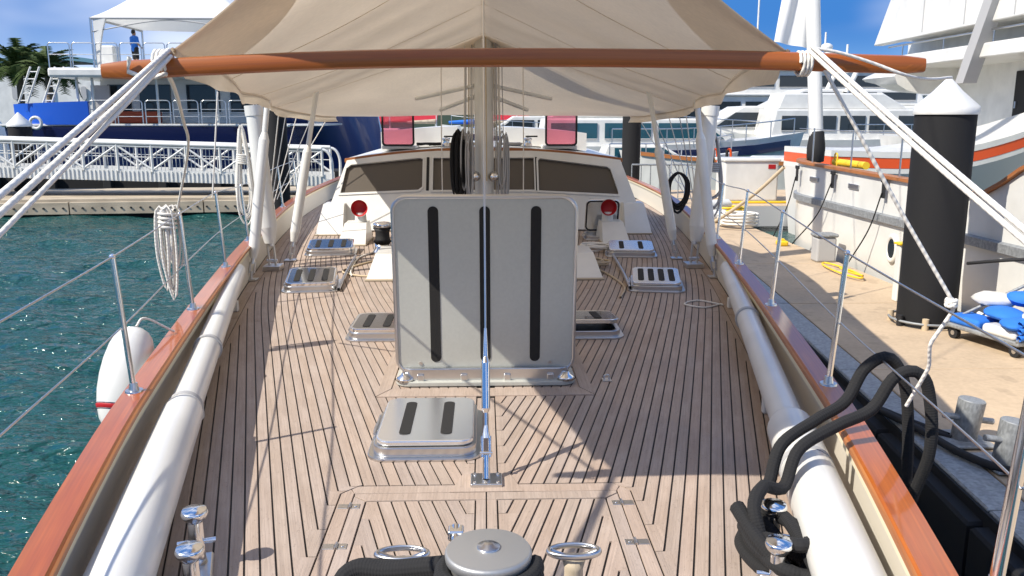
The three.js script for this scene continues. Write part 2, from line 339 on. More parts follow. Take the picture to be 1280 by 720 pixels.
  for (const sd of [-1, 1]) for (let k = -62; k < 26; k++) lay(deck, sd, k, 0, 1.2, 18, s, inner, margin, Z => Z < 6 ? 0.03 : 0.12, true);
  for (const sd of [-1, 1]) {                          // covering boards under the bulwarks
    let a = 1.2; for (const b of [3.9, 7.2, 10.6, 14, 18]) { strip(deck, Zs(a + 0.003, b - 0.003, 0.3).map(Z => [sd * (margin(Z) + 0.005), sd * (hb(Z) - 0.1), Z]), tone()); a = b; }
  }
  for (const [a, b] of [[3.745, 5.0], [6.8, 9.8], [9.81, 13]]) strip(deck, [[-KING, KING, a], [-KING, KING, b]].map(q => [0.0001 - KING, KING, q[2]]), tone());
  // flush locker lid in the foredeck: border boards, herringbone planks
  const lid = thing('flush_deck_hatch', 'flush teak locker lid with herringbone planks and a board border behind the windlass', 'deck hatch', p3(0, 0, 0));
  const board = (pl, t = tone()) => mesh('border_board', slab(pl, -0.006, 0.0075, 0.0012), t, lid);
  for (const sd of [-1, 1]) {
    board([[sd * 0.549, 1.2], [sd * 0.605, 1.2], [sd * 0.605, 3.622], [sd * 0.549, 3.572]]);
    board([[sd * 0.611, 1.2], [sd * 0.668, 1.2], [sd * 0.668, 3.655], [sd * 0.63, 3.7], [sd * 0.611, 3.66]]);
    board([[sd * 0.003, 3.58], [sd * 0.545, 3.58], [sd * 0.604, 3.63], [sd * 0.604, 3.652], [sd * 0.003, 3.652]]);
    board([[sd * 0.003, 3.657], [sd * 0.607, 3.657], [sd * 0.626, 3.704], [sd * 0.6, 3.732], [sd * 0.003, 3.732]]);
    for (let k = -20; k < 12; k++) lay(lid, sd, k, 0.02, 1.2, 3.573, s0, () => 0.0525, () => 0.5425, () => 0.03, false);
    board([[sd * 0.003, 1.2], [sd * 0.046, 1.2], [sd * 0.046, 3.576], [sd * 0.003, 3.576]]);
    for (const Z of [3.52, 3.16, 2.8]) {                // stainless hinges let into the border
      const h = mesh('hinge', join(slab([[sd * 0.566, Z - 0.022], [sd * 0.6, Z - 0.022], [sd * 0.6, Z + 0.022], [sd * 0.566, Z + 0.022]], 0, 0.005, 0.001), slab([[sd * 0.617, Z - 0.022], [sd * 0.662, Z - 0.022], [sd * 0.662, Z + 0.022], [sd * 0.617, Z + 0.022]], 0, 0.005, 0.001), rod(p3(sd * 0.608, 0.006, Z - 0.024), p3(sd * 0.608, 0.006, Z + 0.024), 0.007)), M.steel, lid);
      mesh('screw', rod(p3(sd * 0.583, 0.004, Z), p3(sd * 0.583, 0.0075, Z), 0.006), M.chrome, h);
    }
  }
  // bulwark, cap rail and mouldings
  for (const sd of [-1, 1]) {
    const sweep = (prof, a = -1.6, b = 20, st = 0.3) => loft(Zs(a, b, st).map(Z => { const o = prof.map(q => p3(sd * Math.max(0.005, hb(Z) + q[0]), q[1], Z)); return sd > 0 ? o : o.reverse(); }), true, true, 0.5);
    const bw = struct('bulwark', sweep([[-0.09, -0.002], [-0.04, -0.002], [-0.03, 0.33], [-0.09, 0.33], [-0.092, 0.26]]), M.bulwark);
    mesh('moulding', sweep([[-0.115, 0.3], [-0.093, 0.29], [-0.093, 0.331], [-0.115, 0.331]]), M.cream, bw);
    const cap = struct('cap_rail', sweep([[-0.118, 0.333], [0.0, 0.333], [0.01, 0.345], [0.01, 0.36], [0.0, 0.374], [-0.11, 0.378], [-0.122, 0.368], [-0.124, 0.345]]), M.varnish);
    mesh('bead', sweep([[-0.132, 0.352], [-0.123, 0.348], [-0.12, 0.372], [-0.13, 0.368]]), M.wood, cap);
  }
}
// ------------------------------------------------------------------ hatches on deck
const stripG = (w, d) => flat(extr(rrShape(w, d, w * 0.45), 0.003, 0.001));
function hatch(name, label, x, Z, w, d, turn, open, strips, group, lidMat = M.lidSteel, along = true) {
  const t = thing(name, label, 'deck hatch', p3(x, 0, Z), turn, group);
  mesh('flange', flat(extr(rrShape(w + 0.09, d + 0.09, 0.1), 0.016, 0.004)), M.steel, t);
  mesh('frame', flat(extr(rrShape(w + 0.03, d + 0.03, 0.085, 0.04), 0.05, 0.006)).translate(0, 0.014, 0), M.steel, t);
  const lid = mesh('lid', flat(extr(rrShape(w, d, 0.075), 0.03, 0.008)).translate(0, 0, d / 2), lidMat, t);
  if (open < 0) { lid.geometry.translate(0, 0, -d); lid.position.set(0, 0.066, d / 2); } else lid.position.set(0, 0.066, -d / 2);   // open < 0: hinged on its forward edge
  lid.rotation.x = -open; const zc = open < 0 ? -d / 2 : d / 2;
  for (let i = 0; i < strips; i++) {
    const k = (i - (strips - 1) / 2) / strips;
    const sg = along ? stripG(0.06, d * 0.74) : stripG(w * 0.74, 0.05);
    mesh('grip_strip', sg.translate(along ? k * w * 0.86 : 0, 0.0312, zc + (along ? 0 : k * d * 0.86)), M.grip, lid);
  }
  if (lidMat === M.smoked) mesh('rim', flat(extr(rrShape(w + 0.012, d + 0.012, 0.08, 0.022), 0.036, 0.006)).translate(0, -0.004, zc), M.chrome, lid);
  mesh('gasket', flat(extr(rrShape(w - 0.02, d - 0.02, 0.07, 0.02), 0.006, 0.001)).translate(0, -0.006, zc), M.black, lid);
  for (const q of [-1, 1]) { mesh('hinge', join(rod(new THREE.Vector3(q * w * 0.3 - 0.04, 0.055, -d / 2 - 0.02), new THREE.Vector3(q * w * 0.3 + 0.04, 0.055, -d / 2 - 0.02), 0.014), boxg(q * w * 0.3, 0.03, d / 2 + 0.025, 0.06, 0.04, 0.03, 0.005)), M.steel, t); }
  mesh('latch', join(boxg(-w / 2 - 0.03, 0.03, 0, 0.03, 0.035, 0.12, 0.008), rod(new THREE.Vector3(-w / 2 - 0.03, 0.05, 0.12), new THREE.Vector3(-w / 2 - 0.03, 0.05, -0.16), 0.008)), M.steel, t);
  return t;
}
hatch('deck_hatch', 'low polished square hatch with two black grip strips in front of the upright hatch lid', -0.315, 4.4, 0.5, 0.68, 0, 0, 2);
hatch('deck_hatch', 'polished closed hatch half hidden by the sunlit edge of the upright lid', -0.78, 6.68, 0.55, 0.55, 0, 0.0, 3, undefined, M.smoked);
hatch('deck_hatch', 'polished hatch propped slightly open, half hidden by the shaded edge of the upright lid', 0.78, 6.7, 0.55, 0.55, 0, 0.1, 2, undefined, M.smoked);
hatch('deck_hatch', 'mirror-bright hatch with dark strips near the sunlit shrouds', -1.78, 8.6, 0.48, 0.6, 0.12, -0.09, 3, undefined, M.smoked);
hatch('deck_hatch', 'sky-blue reflecting hatch with dark strips near the shaded shrouds', 1.76, 8.5, 0.48, 0.6, -0.16, -0.09, 4);
hatch('deck_hatch', 'narrow raised hatch behind the sunlit shroud feet, beside the white ramp box', -1.98, 10.85, 0.56, 0.5, 0.1, -0.1, 3, undefined, M.smoked);
hatch('deck_hatch', 'narrow raised hatch behind the shaded shroud feet, in front of the red cowl', 1.86, 10.6, 0.56, 0.5, -0.12, -0.1, 2);
hatch('deck_hatch', 'hatch with its lid swung upright against the deckhouse behind a red cowl', 1.72, 12.1, 0.5, 0.5, 0, 1.25, 2, undefined, M.lidSteel, false);
{ // the big hatch, its lid standing upright
  const t = thing('open_deck_hatch', 'large square aluminium deck hatch with lid standing upright and three black strips', 'deck hatch', p3(0, 0, 5.3));
  for (const [pl, i] of [[[[-0.68, -0.27], [0.68, -0.27], [0.6, -0.12], [-0.6, -0.12]], 0], [[[-0.684, -0.265], [-0.604, -0.115], [-0.604, 1.25], [-0.684, 1.35]], 1], [[[0.604, -0.115], [0.684, -0.265], [0.684, 1.35], [0.604, 1.25]], 3]])
    mesh('margin_board', slab(pl, 0.0005, 0.006, 0.0015), teakTones[i], t);
  mesh('flange', flat(extr(rrShape(1.17, 1.17, 0.1, 0.07), 0.03, 0.005)).translate(0, 0.006, -0.5), M.alu, t);
  mesh('coaming', flat(extr(rrShape(1.09, 1.09, 0.08, 0.035), 0.085, 0.006)).translate(0, 0.03, -0.5), M.steel, t);
  for (let i = 0; i < 4; i++) mesh('hinge', boxg(-0.42 + i * 0.28, 0.055, -0.02, 0.045, 0.05, 0.08, 0.008), M.steel, t);
  for (const q of [-1, 1]) mesh('corner_clamp', lathe([[0, 0], [0.06, 0], [0.055, 0.02], [0.03, 0.035], [0.022, 0.05], [0, 0.052]], 16).translate(q * 0.52, 0.035, 0.03), M.chrome, t);
  const lid = mesh('lid', extr(rrShape(1.14, 1.14, 0.09), 0.035, 0.006).translate(0, 0.655, -0.04), M.alu, t); lid.rotation.x = 0.07;
  mesh('rim', extr(rrShape(1.165, 1.165, 0.1, 0.022), 0.06, 0.008).translate(0, 0.655, -0.055), M.steel, lid);
  for (const x of [-0.32, 0, 0.32]) mesh('grip_strip', extr(rrShape(0.066, 1.02, 0.032), 0.003, 0.001).translate(x, 0.66, -0.004), M.grip, lid);
  for (const x of [-0.42, 0.42]) mesh('bolt', rod(new THREE.Vector3(x, 0.14, -0.01), new THREE.Vector3(x, 0.14, 0.0), 0.012), M.steel, lid);
}
// ------------------------------------------------------------------ fittings of the foredeck
{ // inner forestay with its deck plate and bottle screw
  const t = thing('inner_forestay', 'polished inner forestay with bottle screw bolted to deck in front of upright hatch', 'stay', p3(0, 0, 3.73));
  mesh('pad', slab([[-0.17, -0.075], [0.17, -0.075], [0.115, 0.12], [-0.115, 0.12]], 0.0005, 0.004, 0.001), teakTones[2], t);
  mesh('deck_plate', boxg(0, 0.012, 0.03, 0.15, 0.02, 0.13, 0.006), M.steel, t);
  for (const x of [-0.055, 0.055]) for (const z of [-0.015, 0.075]) mesh('bolt', rod(p3(x, 0.02, z), p3(x, 0.03, z), 0.009, 0.007, 6), M.chrome, t);
  const d = new THREE.Vector3(0, 1, -0.39).normalize(), at = q => new THREE.Vector3(0, 0.02, -0.03).addScaledVector(d, q);
  mesh('eye', rod(at(0), at(0.11), 0.02, 0.017), M.chrome, t);
  mesh('toggle', join(rod(at(0.1).add(new THREE.Vector3(-0.018, 0, 0)), at(0.2).add(new THREE.Vector3(-0.018, 0, 0)), 0.008), rod(at(0.1).add(new THREE.Vector3(0.018, 0, 0)), at(0.2).add(new THREE.Vector3(0.018, 0, 0)), 0.008), rod(at(0.12).add(new THREE.Vector3(-0.03, 0, 0)), at(0.12).add(new THREE.Vector3(0.03, 0, 0)), 0.01), rod(at(0.19), at(0.25), 0.022, 0.01)), M.chrome, t);
  mesh('screw', rod(at(0.24), at(0.32), 0.009), M.chrome, t);
  mesh('barrel', join(rod(at(0.31), at(0.33), 0.012, 0.021), rod(at(0.33), at(0.55), 0.021, 0.021, 16), rod(at(0.55), at(0.58), 0.021, 0.012)), M.chrome, t);
  mesh('terminal', rod(at(0.58), at(0.72), 0.013, 0.007), M.chrome, t);
  mesh('wire', rod(at(0.7), at(21), 0.005), M.steel, t);
}
{ // windlass drum with black rope
  const t = thing('windlass', 'brushed steel windlass drum wrapped with turns of black rope', 'windlass', p3(0.005, 0, 2.3));
  mesh('base', lathe([[0, 0], [0.2, 0], [0.2, 0.02], [0.15, 0.05], [0.11, 0.14], [0.1, 0.2], [0, 0.2]], 32), M.steel, t);
  mesh('drum', lathe([[0, 0.2], [0.11, 0.2], [0.1, 0.3], [0.115, 0.41], [0.128, 0.42], [0.13, 0.44], [0.122, 0.452], [0, 0.455]], 40), M.brushed, t);
  mesh('cap_nut', lathe([[0.034, 0.454], [0.034, 0.46], [0.02, 0.461], [0.016, 0.468], [0, 0.47]], 24), M.steel, t);
  const pts = []; for (let i = 0; i <= 80; i++) { const a = i / 80 * Math.PI * 7.2, r = 0.138 + 0.006 * Math.sin(a * 3.1); pts.push(new THREE.Vector3(Math.cos(a) * r, 0.405 - i / 80 * 0.165, Math.sin(a) * r)); }
  one('mooring_rope', tube(pts.map(v => v.add(t.position)), 0.026, 260, 8), M.blackRope, 'black rope wound in tight turns round the windlass drum', 'rope');
  const tl = [[-0.1, 0.33, 2.42], [-0.2, 0.3, 2.46], [-0.32, 0.27, 2.5], [-0.42, 0.26, 2.53], [-0.47, 0.22, 2.5], [-0.46, 0.1, 2.4], [-0.36, 0.04, 2.2]].map(q => p3(...q));
  one('mooring_rope', tube(tl, 0.035, 50, 10), M.blackRope, 'thick black rope tail leading off the windlass drum over deck', 'rope');
  mesh('brake_handle', join(rod(new THREE.Vector3(-0.1, 0.43, -0.08), new THREE.Vector3(-0.1, 0.45, -0.14), 0.016), boxg(-0.1, 0.44, 0.12, 0.05, 0.035, 0.05, 0.008)), M.chrome, t);
}
for (const [x, i] of [[-0.285, 0], [0.295, 1]]) {
  const t = thing('mushroom_bollard', i ? 'oval topped steel bollard with pale stem, clear of the black rope tail' : 'oval topped steel bollard half hidden behind the black rope tail', 'bollard', p3(x, 0, 2.62));
  mesh('stem', lathe([[0, 0], [0.06, 0], [0.05, 0.02], [0.034, 0.05], [0.032, 0.2], [0.04, 0.235], [0, 0.235]], 20), i ? M.beige : M.steel, t);
  mesh('head', join(new THREE.TorusGeometry(0.085, 0.011, 10, 36).rotateX(Math.PI / 2).scale(1, 1, 0.5).translate(0, 0.262, 0), tube([new THREE.Vector3(-0.08, 0.26, 0), new THREE.Vector3(-0.03, 0.242, 0), new THREE.Vector3(0.03, 0.242, 0), new THREE.Vector3(0.08, 0.26, 0)], 0.014, 20, 8)), M.steel, t);
}
function bitts(label, x, Z, turn) {
  const t = thing('mooring_bitts', label, 'bitts', p3(x, 0, Z), turn);
  mesh('base_plate', boxg(0, 0.012, 0, 0.11, 0.024, 0.46, 0.01), M.steel, t);
  for (const z of [-0.15, 0.15]) {
    const p = mesh('post', lathe([[0, 0.02], [0.036, 0.02], [0.03, 0.05], [0.027, 0.2], [0, 0.2]], 20).translate(0, 0, z), M.chrome, t);
    mesh('head', lathe([[0.03, 0.195], [0.046, 0.215], [0.05, 0.23], [0.044, 0.246], [0, 0.25]], 20).translate(0, 0, z), M.chrome, p);
    mesh('horn', rod(new THREE.Vector3(-0.07, 0.11, z), new THREE.Vector3(0.07, 0.11, z), 0.011), M.chrome, p);
  }
}
bitts('bare polished twin mooring bitts on the deck inside the bulwark', -1.07, 2.87, 0.27);
bitts('polished twin mooring bitts buried under turns of black rope', 1.07, 2.85, -0.27);
{ // black mooring warp: turns on the bitts, two parts over the rail
  for (let k = 0; k < 2; k++) {
    const o = k * 0.13;
    const P = [[1.04, 0.1, 2.8], [1.0, 0.26, 2.9], [1.07, 0.3, 3.02], [1.13 + o * 0.35, 0.27, 3.12 - o * 0.3], [1.2 + o * 0.4, 0.4, 3.2 - o * 0.4], [1.38 + o * 0.4, 0.47, 3.3 - o * 0.6], [1.53 + o * 0.5, 0.52, 3.38 - o * 0.8], [1.62 + o * 0.5, 0.65, 3.42 - o], [1.72 + o * 0.45, 0.7 - o * 0.2, 3.42 - o], [1.8 + o * 0.3, 0.58, 3.42 - o], [1.84 + o * 0.2, 0.32, 3.42 - o], [1.86, -0.1, 3.42], [1.95, -0.8, 3.5]].map(q => p3(...q));
    one('mooring_rope', tube(P, 0.025, 110, 10), M.blackRope, k ? 'thick black mooring rope arching over the cap rail, the lower inner of two' : 'thick black mooring rope arching over the cap rail, the higher outer of two', 'rope');
  }
  const pts = []; for (let i = 0; i <= 70; i++) { const a = i / 70 * Math.PI * 8.3; pts.push(p3(1.08 + 0.075 * Math.cos(a) + 0.02 * Math.sin(a * 2.3) - 0.03 * Math.sin(a), 0.06 + 0.16 * (i / 70) + 0.025 * Math.sin(a * 1.4), 2.85 + 0.24 * Math.sin(a) * (0.8 + 0.2 * Math.cos(a * 0.7)))); }
  one('mooring_rope', tube(pts, 0.026, 220, 9), M.blackRope, 'black rope belayed in heaped figure-of-eight turns on the bitts', 'rope');
  one('mooring_rope', tube([[0.96, 0.24, 2.98], [1.0, 0.18, 2.8], [1.1, 0.1, 2.62], [1.2, 0.05, 2.5], [1.3, 0.03, 2.3], [1.2, 0.03, 2.0]].map(q => p3(...q)), 0.03, 50, 9), M.blackRope, 'black rope tail dropping from the bitts to the deck', 'rope');
}
function pole(label, sd) {                              // long white spar stowed along the bulwark
  const a = p3(sd * 0.956, 0.185, 1.35), b = p3(sd * 2.36, 0.27, 8.0), d = b.clone().sub(a), at = q => a.clone().addScaledVector(d, q);
  const t = thing('stowed_pole', label, 'spar');
  mesh('tube', rod(a, b, 0.085, 0.078, 28), M.white, t);
  const q = sd > 0 ? 0.375 : 0.42;
  mesh('sleeve', join(rod(a, at(q), 0.118, sd > 0 ? 0.112 : 0.1, 28), rod(at(q), at(q + 0.012), sd > 0 ? 0.112 : 0.1, 0.088, 28)), M.white, t);
  for (const k of sd > 0 ? [0.3, 0.7] : [0.43, 0.6]) mesh('band', rod(at(k), at(k + 0.006), sd > 0 && k < 0.4 ? 0.116 : 0.092, undefined, 28), M.grey, t);
  for (const k of [0.12, 0.5, 0.92]) { const c = at(k); mesh('chock', boxg(c.x, 0.05, -c.z, 0.07, 0.1, 0.05, 0.012), M.white, t); }
  mesh('end_fitting', join(rod(at(1), at(1.02), 0.06, 0.05), rod(at(1.02), at(1.05), 0.025)), M.steel, t);
}
pole('long white stowed spar lying in full sun inside the bulwark on the water side', -1);
pole('long white stowed spar with thick rounded sleeve lying under the black ropes', 1);
one('deck_eye', join(slab([[0.77, 5.3], [0.83, 5.3], [0.83, 5.37], [0.77, 5.37]], 0, 0.008, 0.002), new THREE.TorusGeometry(0.018, 0.006, 8, 16).translate(0.8, 0.02, -5.34)), M.steel, 'small steel pad eye alone on the shaded deck planks', 'deck fitting');

// ------------------------------------------------------------------ stanchions and lifelines
const stanPos = [[2.15, 1.45], [4.05, 0], [5.9, 0], [7.65, 0], [9.35, 0], [11.2, 0], [13, 0], [14.8, 0]];
for (const sd of [-1, 1]) {
  const where = sd < 0 ? 'water' : 'dock';
  const tops = [];
  stanPos.forEach(([Z, xo], i) => {
    const x = sd * (xo || hb(Z) - 0.055), out = sd * 0.045;
    const a = p3(x, 0.375, Z), b = p3(x + out, i > 3 ? 0.98 : 1.05, Z); tops.push(b);
    if (i === 0 && sd < 0) return;
    const lab = i === 0 ? 'bright pulpit post rising from the rail beside the windlass on the dock side' : i === 1 ? `polished stanchion on the cap rail ${sd < 0 ? 'above the white fender' : 'behind the arching black ropes'}` : i === 2 && sd < 0 ? 'polished stanchion on the cap rail with white rope hank tied to its top' : sd < 0 ? `${['first', 'second', 'third', 'fourth', 'fifth'][i - 3]} stanchion aft of the one carrying the white rope hank` : `${['second', 'third', 'fourth', 'fifth', 'sixth', 'seventh'][i - 2]} stanchion aft along the rail from the arching black ropes`;
    const t = thing('stanchion', lab, 'stanchion', null, 0, 'lifeline stanchions');
    const r = i === 0 ? 0.02 : 0.0145;
    mesh('tube', rod(a, b, r, r * 0.92, 14), M.chrome, t);
    mesh('foot', join(rod(a, a.clone().add(new THREE.Vector3(0, 0.045, 0)), 0.026, 0.019, 16), rod(a.clone().setY(0.366), a.clone().setY(0.385), 0.046, 0.042, 18)), M.steel, t);
    mesh('cap', new THREE.SphereGeometry(r * 1.1, 12, 8).translate(b.x, b.y, b.z), M.chrome, t);
  });
  const pul = [p3(sd * 1.2, 1.12, 1.15), ...tops];
  one('lifeline', tube(pul, 0.005, 90, 6), M.steel, `upper wire lifeline running through the ${where}-side stanchion tops`, 'lifeline');
  one('lifeline', tube(pul.map(v => v.clone().setY(v.y * 0.42 + 0.25)), 0.0045, 90, 6), M.steel, `lower wire lifeline halfway up the ${where}-side stanchions`, 'lifeline');
}
{ // bow pulpit, ahead of the picture: what the awning guys are made fast to
  const t = thing('bow_pulpit', 'polished bow pulpit rail closing the bow ahead of the windlass', 'pulpit');
  mesh('rail', tube([[-1.2, 1.12, 1.15], [-0.85, 1.13, 0.1], [-0.45, 1.14, -0.9], [0, 1.15, -1.35], [0.45, 1.14, -0.9], [0.85, 1.13, 0.1], [1.2, 1.12, 1.15]].map(q => p3(...q)), 0.017, 60, 10), M.chrome, t);
  for (const x of [-1, 1]) { mesh('leg', rod(p3(x * 1.02, 0.36, 1.1), p3(x * 1.2, 1.12, 1.15), 0.016), M.chrome, t); mesh('leg', rod(p3(x * 0.4, 0.36, -0.85), p3(x * 0.45, 1.14, -0.9), 0.016), M.chrome, t); }
}
{ // hank of white line on the lifeline
  const t = thing('rope_hank', 'hank of white line knotted round a stanchion top with loops hanging', 'rope', p3(-2.19, 1.02, 5.88));
  for (let i = 0; i < 9; i++) { const a = rr(-0.04, 0.04), b = rr(-0.05, 0.06), l = rr(0.28, 0.62), w = rr(0.02, 0.05); mesh('loop', tube([[a - w, 0.02, b], [a - w * 1.2, -l * 0.5, b], [a, -l, b + 0.02], [a + w, -l * 0.5, b], [a + w * 0.8, 0.03, b], [a, 0.09, b]].map(q => p3(...q)), 0.008, 30, 6, true), M.rope, t); }
  const k = []; for (let i = 0; i <= 40; i++) { const a = i / 40 * 25; k.push(new THREE.Vector3(0.055 * Math.cos(a), -0.06 + 0.12 * i / 40, 0.055 * Math.sin(a))); }
  mesh('knot', tube(k, 0.011, 120, 6), M.rope, t);
}
{ // fender on the water side
  const t = thing('boat_fender', 'big white inflatable fender with red and navy band hung outside the rail', 'fender');
  const a = p3(-2.1, 0.47, 5.0), b = p3(-2.16, -0.1, 4.72), d = b.clone().sub(a), L = d.length();
  const prof = [[0, 0], [0.04, 0.01], [0.075, 0.05], [0.105, 0.13], [0.127, 0.26], [0.142, 0.45], [0.147, 0.65], [0.143, 0.85], [0.128, 1.05], [0.1, 1.22], [0.065, 1.33], [0.03, 1.39], [0, 1.4]].map(q => [q[0], q[1] * L / 1.4]);
  const put = g => g.applyQuaternion(new THREE.Quaternion().setFromUnitVectors(UP, d.clone().normalize())).translate(a.x, a.y, a.z);
  mesh('body', put(lathe(prof, 32)), M.white, t);
  const bandAt = (y0, y1, m, nm) => { const f = y => { let i = 0; while (i < prof.length - 2 && prof[i + 1][1] < y) i++; const s = (y - prof[i][1]) / (prof[i + 1][1] - prof[i][1]); return prof[i][0] + (prof[i + 1][0] - prof[i][0]) * s + 0.004; }; mesh(nm, put(lathe([[f(y0) - 0.004, y0], [f(y0), y0 + 0.002], [f((y0 + y1) / 2), (y0 + y1) / 2], [f(y1), y1 - 0.002], [f(y1) - 0.004, y1]], 32)), m, t); };
  bandAt(0.468, 0.474, M.navy, 'navy_band'); bandAt(0.475, 0.5, M.red, 'red_band'); bandAt(0.501, 0.507, M.navy, 'navy_band');
  mesh('lanyard', tube([a.clone(), p3(-2.08, 0.5, 5.1), p3(-1.95, 0.39, 5.2)], 0.008, 16, 6), M.rope, t);
}
// ------------------------------------------------------------------ spar, awning and their ropes
{
  const t = thing('awning_spar', 'long varnished wooden spar spanning the deck under the awning front', 'spar');
  const c = new THREE.CatmullRomCurve3([p3(-1.29, 1.857, 3.0), p3(-0.5, 1.895, 3.0), p3(0.1, 1.905, 3.0), p3(0.8, 1.9, 3.0), p3(1.535, 1.882, 3.0)]);
  const rings = []; for (let i = 0; i <= 40; i++) { const q = c.getPoint(i / 40), e = i === 0 || i === 40 ? 0.024 : 0.031, o = []; for (let k = 0; k < 16; k++) { const a = k / 16 * 6.2832, f = 1 / Math.pow(Math.abs(Math.cos(a)) ** 4 + Math.abs(Math.sin(a)) ** 4, 0.25); o.push(new THREE.Vector3(q.x, q.y + Math.sin(a) * f * e, q.z + Math.cos(a) * f * e)); } rings.push(o); }
  mesh('timber', loft(rings, true, true, 0.6), M.spar, t);
  for (const x of [-1.08, 1.12]) { const k = []; for (let i = 0; i <= 36; i++) { const a = i / 36 * 22; k.push(new THREE.Vector3(x - 0.03 + 0.045 * i / 36, 1.887 + 0.039 * Math.sin(a), -3 + 0.039 * Math.cos(a))); } mesh('lashing', tube(k, 0.006, 130, 6), M.rope, t); }
}
const awn = (() => {
  const wE = curveTable([[2.4, 0.98], [3, 1.06], [6, 1.72], [9.5, 2.36], [12, 2.74], [14.2, 2.45]]);
  const yE = curveTable([[2.4, 1.94], [3, 1.925], [6, 1.9], [9.5, 1.86], [12, 1.78], [14.2, 1.72]]);
  const yR = curveTable([[2.4, 2.62], [3, 2.63], [7, 2.68], [10.5, 2.72], [11.5, 2.68], [12.6, 2.25], [14.2, 1.76]]);
  return (s, tt, off = 0) => {
    const a = Math.abs(tt), Zf = 2.52 + 0.48 * a, Z = Zf + s * (14.2 - Zf), k = a + (0.16 + 0.05 * Math.sin(Z * 1.7)) * a * (1 - a) * (1 + 0.15 * Math.sin(Z * 3 + tt * 5));
    const scal = 0.05 * Math.abs(Math.sin(Z * 0.9 + 0.3)) * a * a * a;
    const y = yR(Z) + (yE(Z) - yR(Z)) * k + 0.012 * Math.sin(Z * 4.2 + tt * 7) * a * (1 - a) * 2 - off + scal * 0.5;
    return p3(tt * (wE(Z) - scal), y, Z);
  };
})();
{
  const t = thing('sun_awning', 'cream canvas ridge awning stretched over the whole foredeck', 'awning');
  const sheet = (s0, s1, t0, t1, ns, nt, off = 0, edge) => {
    const P = [], U = [], I = [];
    for (let i = 0; i <= ns; i++) for (let k = 0; k <= nt; k++) { let tt = t0 + (t1 - t0) * k / nt; const e = edge ? edge(k / nt) : 1; const v = awn(s0 + (s1 - s0) * e * i / ns, tt, off); P.push(v.x, v.y, v.z); U.push(v.x, v.z); if (i && k) { const n = nt + 1, a = i * n + k; I.push(a - n - 1, a - n, a, a - n - 1, a, a - 1); } }
    const g = new THREE.BufferGeometry(); g.setAttribute('position', new THREE.Float32BufferAttribute(P, 3)); g.setAttribute('uv', new THREE.Float32BufferAttribute(U, 2)); g.setIndex(I); g.computeVertexNormals(); return g;
  };
  mesh('canvas', sheet(0, 1, -1, 1, 130, 60), M.canvas, t);
  for (const sd of [-1, 1]) mesh('corner_patch', sheet(0, 0.12, sd * 0.55, sd * 1, 14, 14, 0.006, k => 0.1 + 0.9 * Math.sqrt(k)), M.canvas, t);
  mesh('mast_patch', (() => { const g = sheet(0.72, 0.775, -0.16, 0.16, 8, 12, 0.007, k => 1 - 0.5 * Math.abs(k - 0.5)); return g; })(), M.canvas, t);
  for (const q of [0.2, 0.45, 0.7]) { const L = [], n = 40; for (let k = 0; k <= n; k++) L.push(awn(q, -1 + 2 * k / n, 0.001)); mesh('seam', tube(L, 0.0025, 60, 5), M.canvas, t); }
  const R = []; for (let k = 0; k <= 30; k++) R.push(awn(k / 30, 0, 0.012)); mesh('ridge_rope', tube(R, 0.009, 60, 6), M.tanRope, t);
  for (const sd of [-1, 1]) {                           // boltrope and hanging valance on the side edge
    const e = []; for (let k = 0; k <= 50; k++) e.push(awn(k / 50, sd, 0.004)); mesh('edge_rope', tube(e, 0.012, 120, 6), M.canvas, t);
    const P = [], U = [], I = []; for (let i = 0; i <= 90; i++) for (let k = 0; k <= 5; k++) { const v = awn(0.015 + 0.985 * i / 90, sd, 0); const dr = (0.07 + 0.05 * fbm(i / 90, sd * 0.2 + 0.5, 11, 3, 3, 66)) * k / 5; P.push(v.x + sd * 0.016 * Math.sin(i * 0.37 + k * 0.6 + 2 * Math.sin(i * 0.11)) * k / 5 - sd * dr * 0.25, v.y - dr, v.z); U.push(v.z, v.y - dr); if (i && k) { const a = i * 6 + k; I.push(a - 7, a - 6, a, a - 7, a, a - 1); } }
    const g = new THREE.BufferGeometry(); g.setAttribute('position', new THREE.Float32BufferAttribute(P, 3)); g.setAttribute('uv', new THREE.Float32BufferAttribute(U, 2)); g.setIndex(I); g.computeVertexNormals(); mesh('valance', g, M.canvas, t);
  }
}
one('awning_tie', rod(p3(-2.34, 1.93, 7.7), p3(-2.45, 1.0, 7.7), 0.007), M.rope, 'thin white tie line from awning edge down to a water-side stanchion', 'rope');
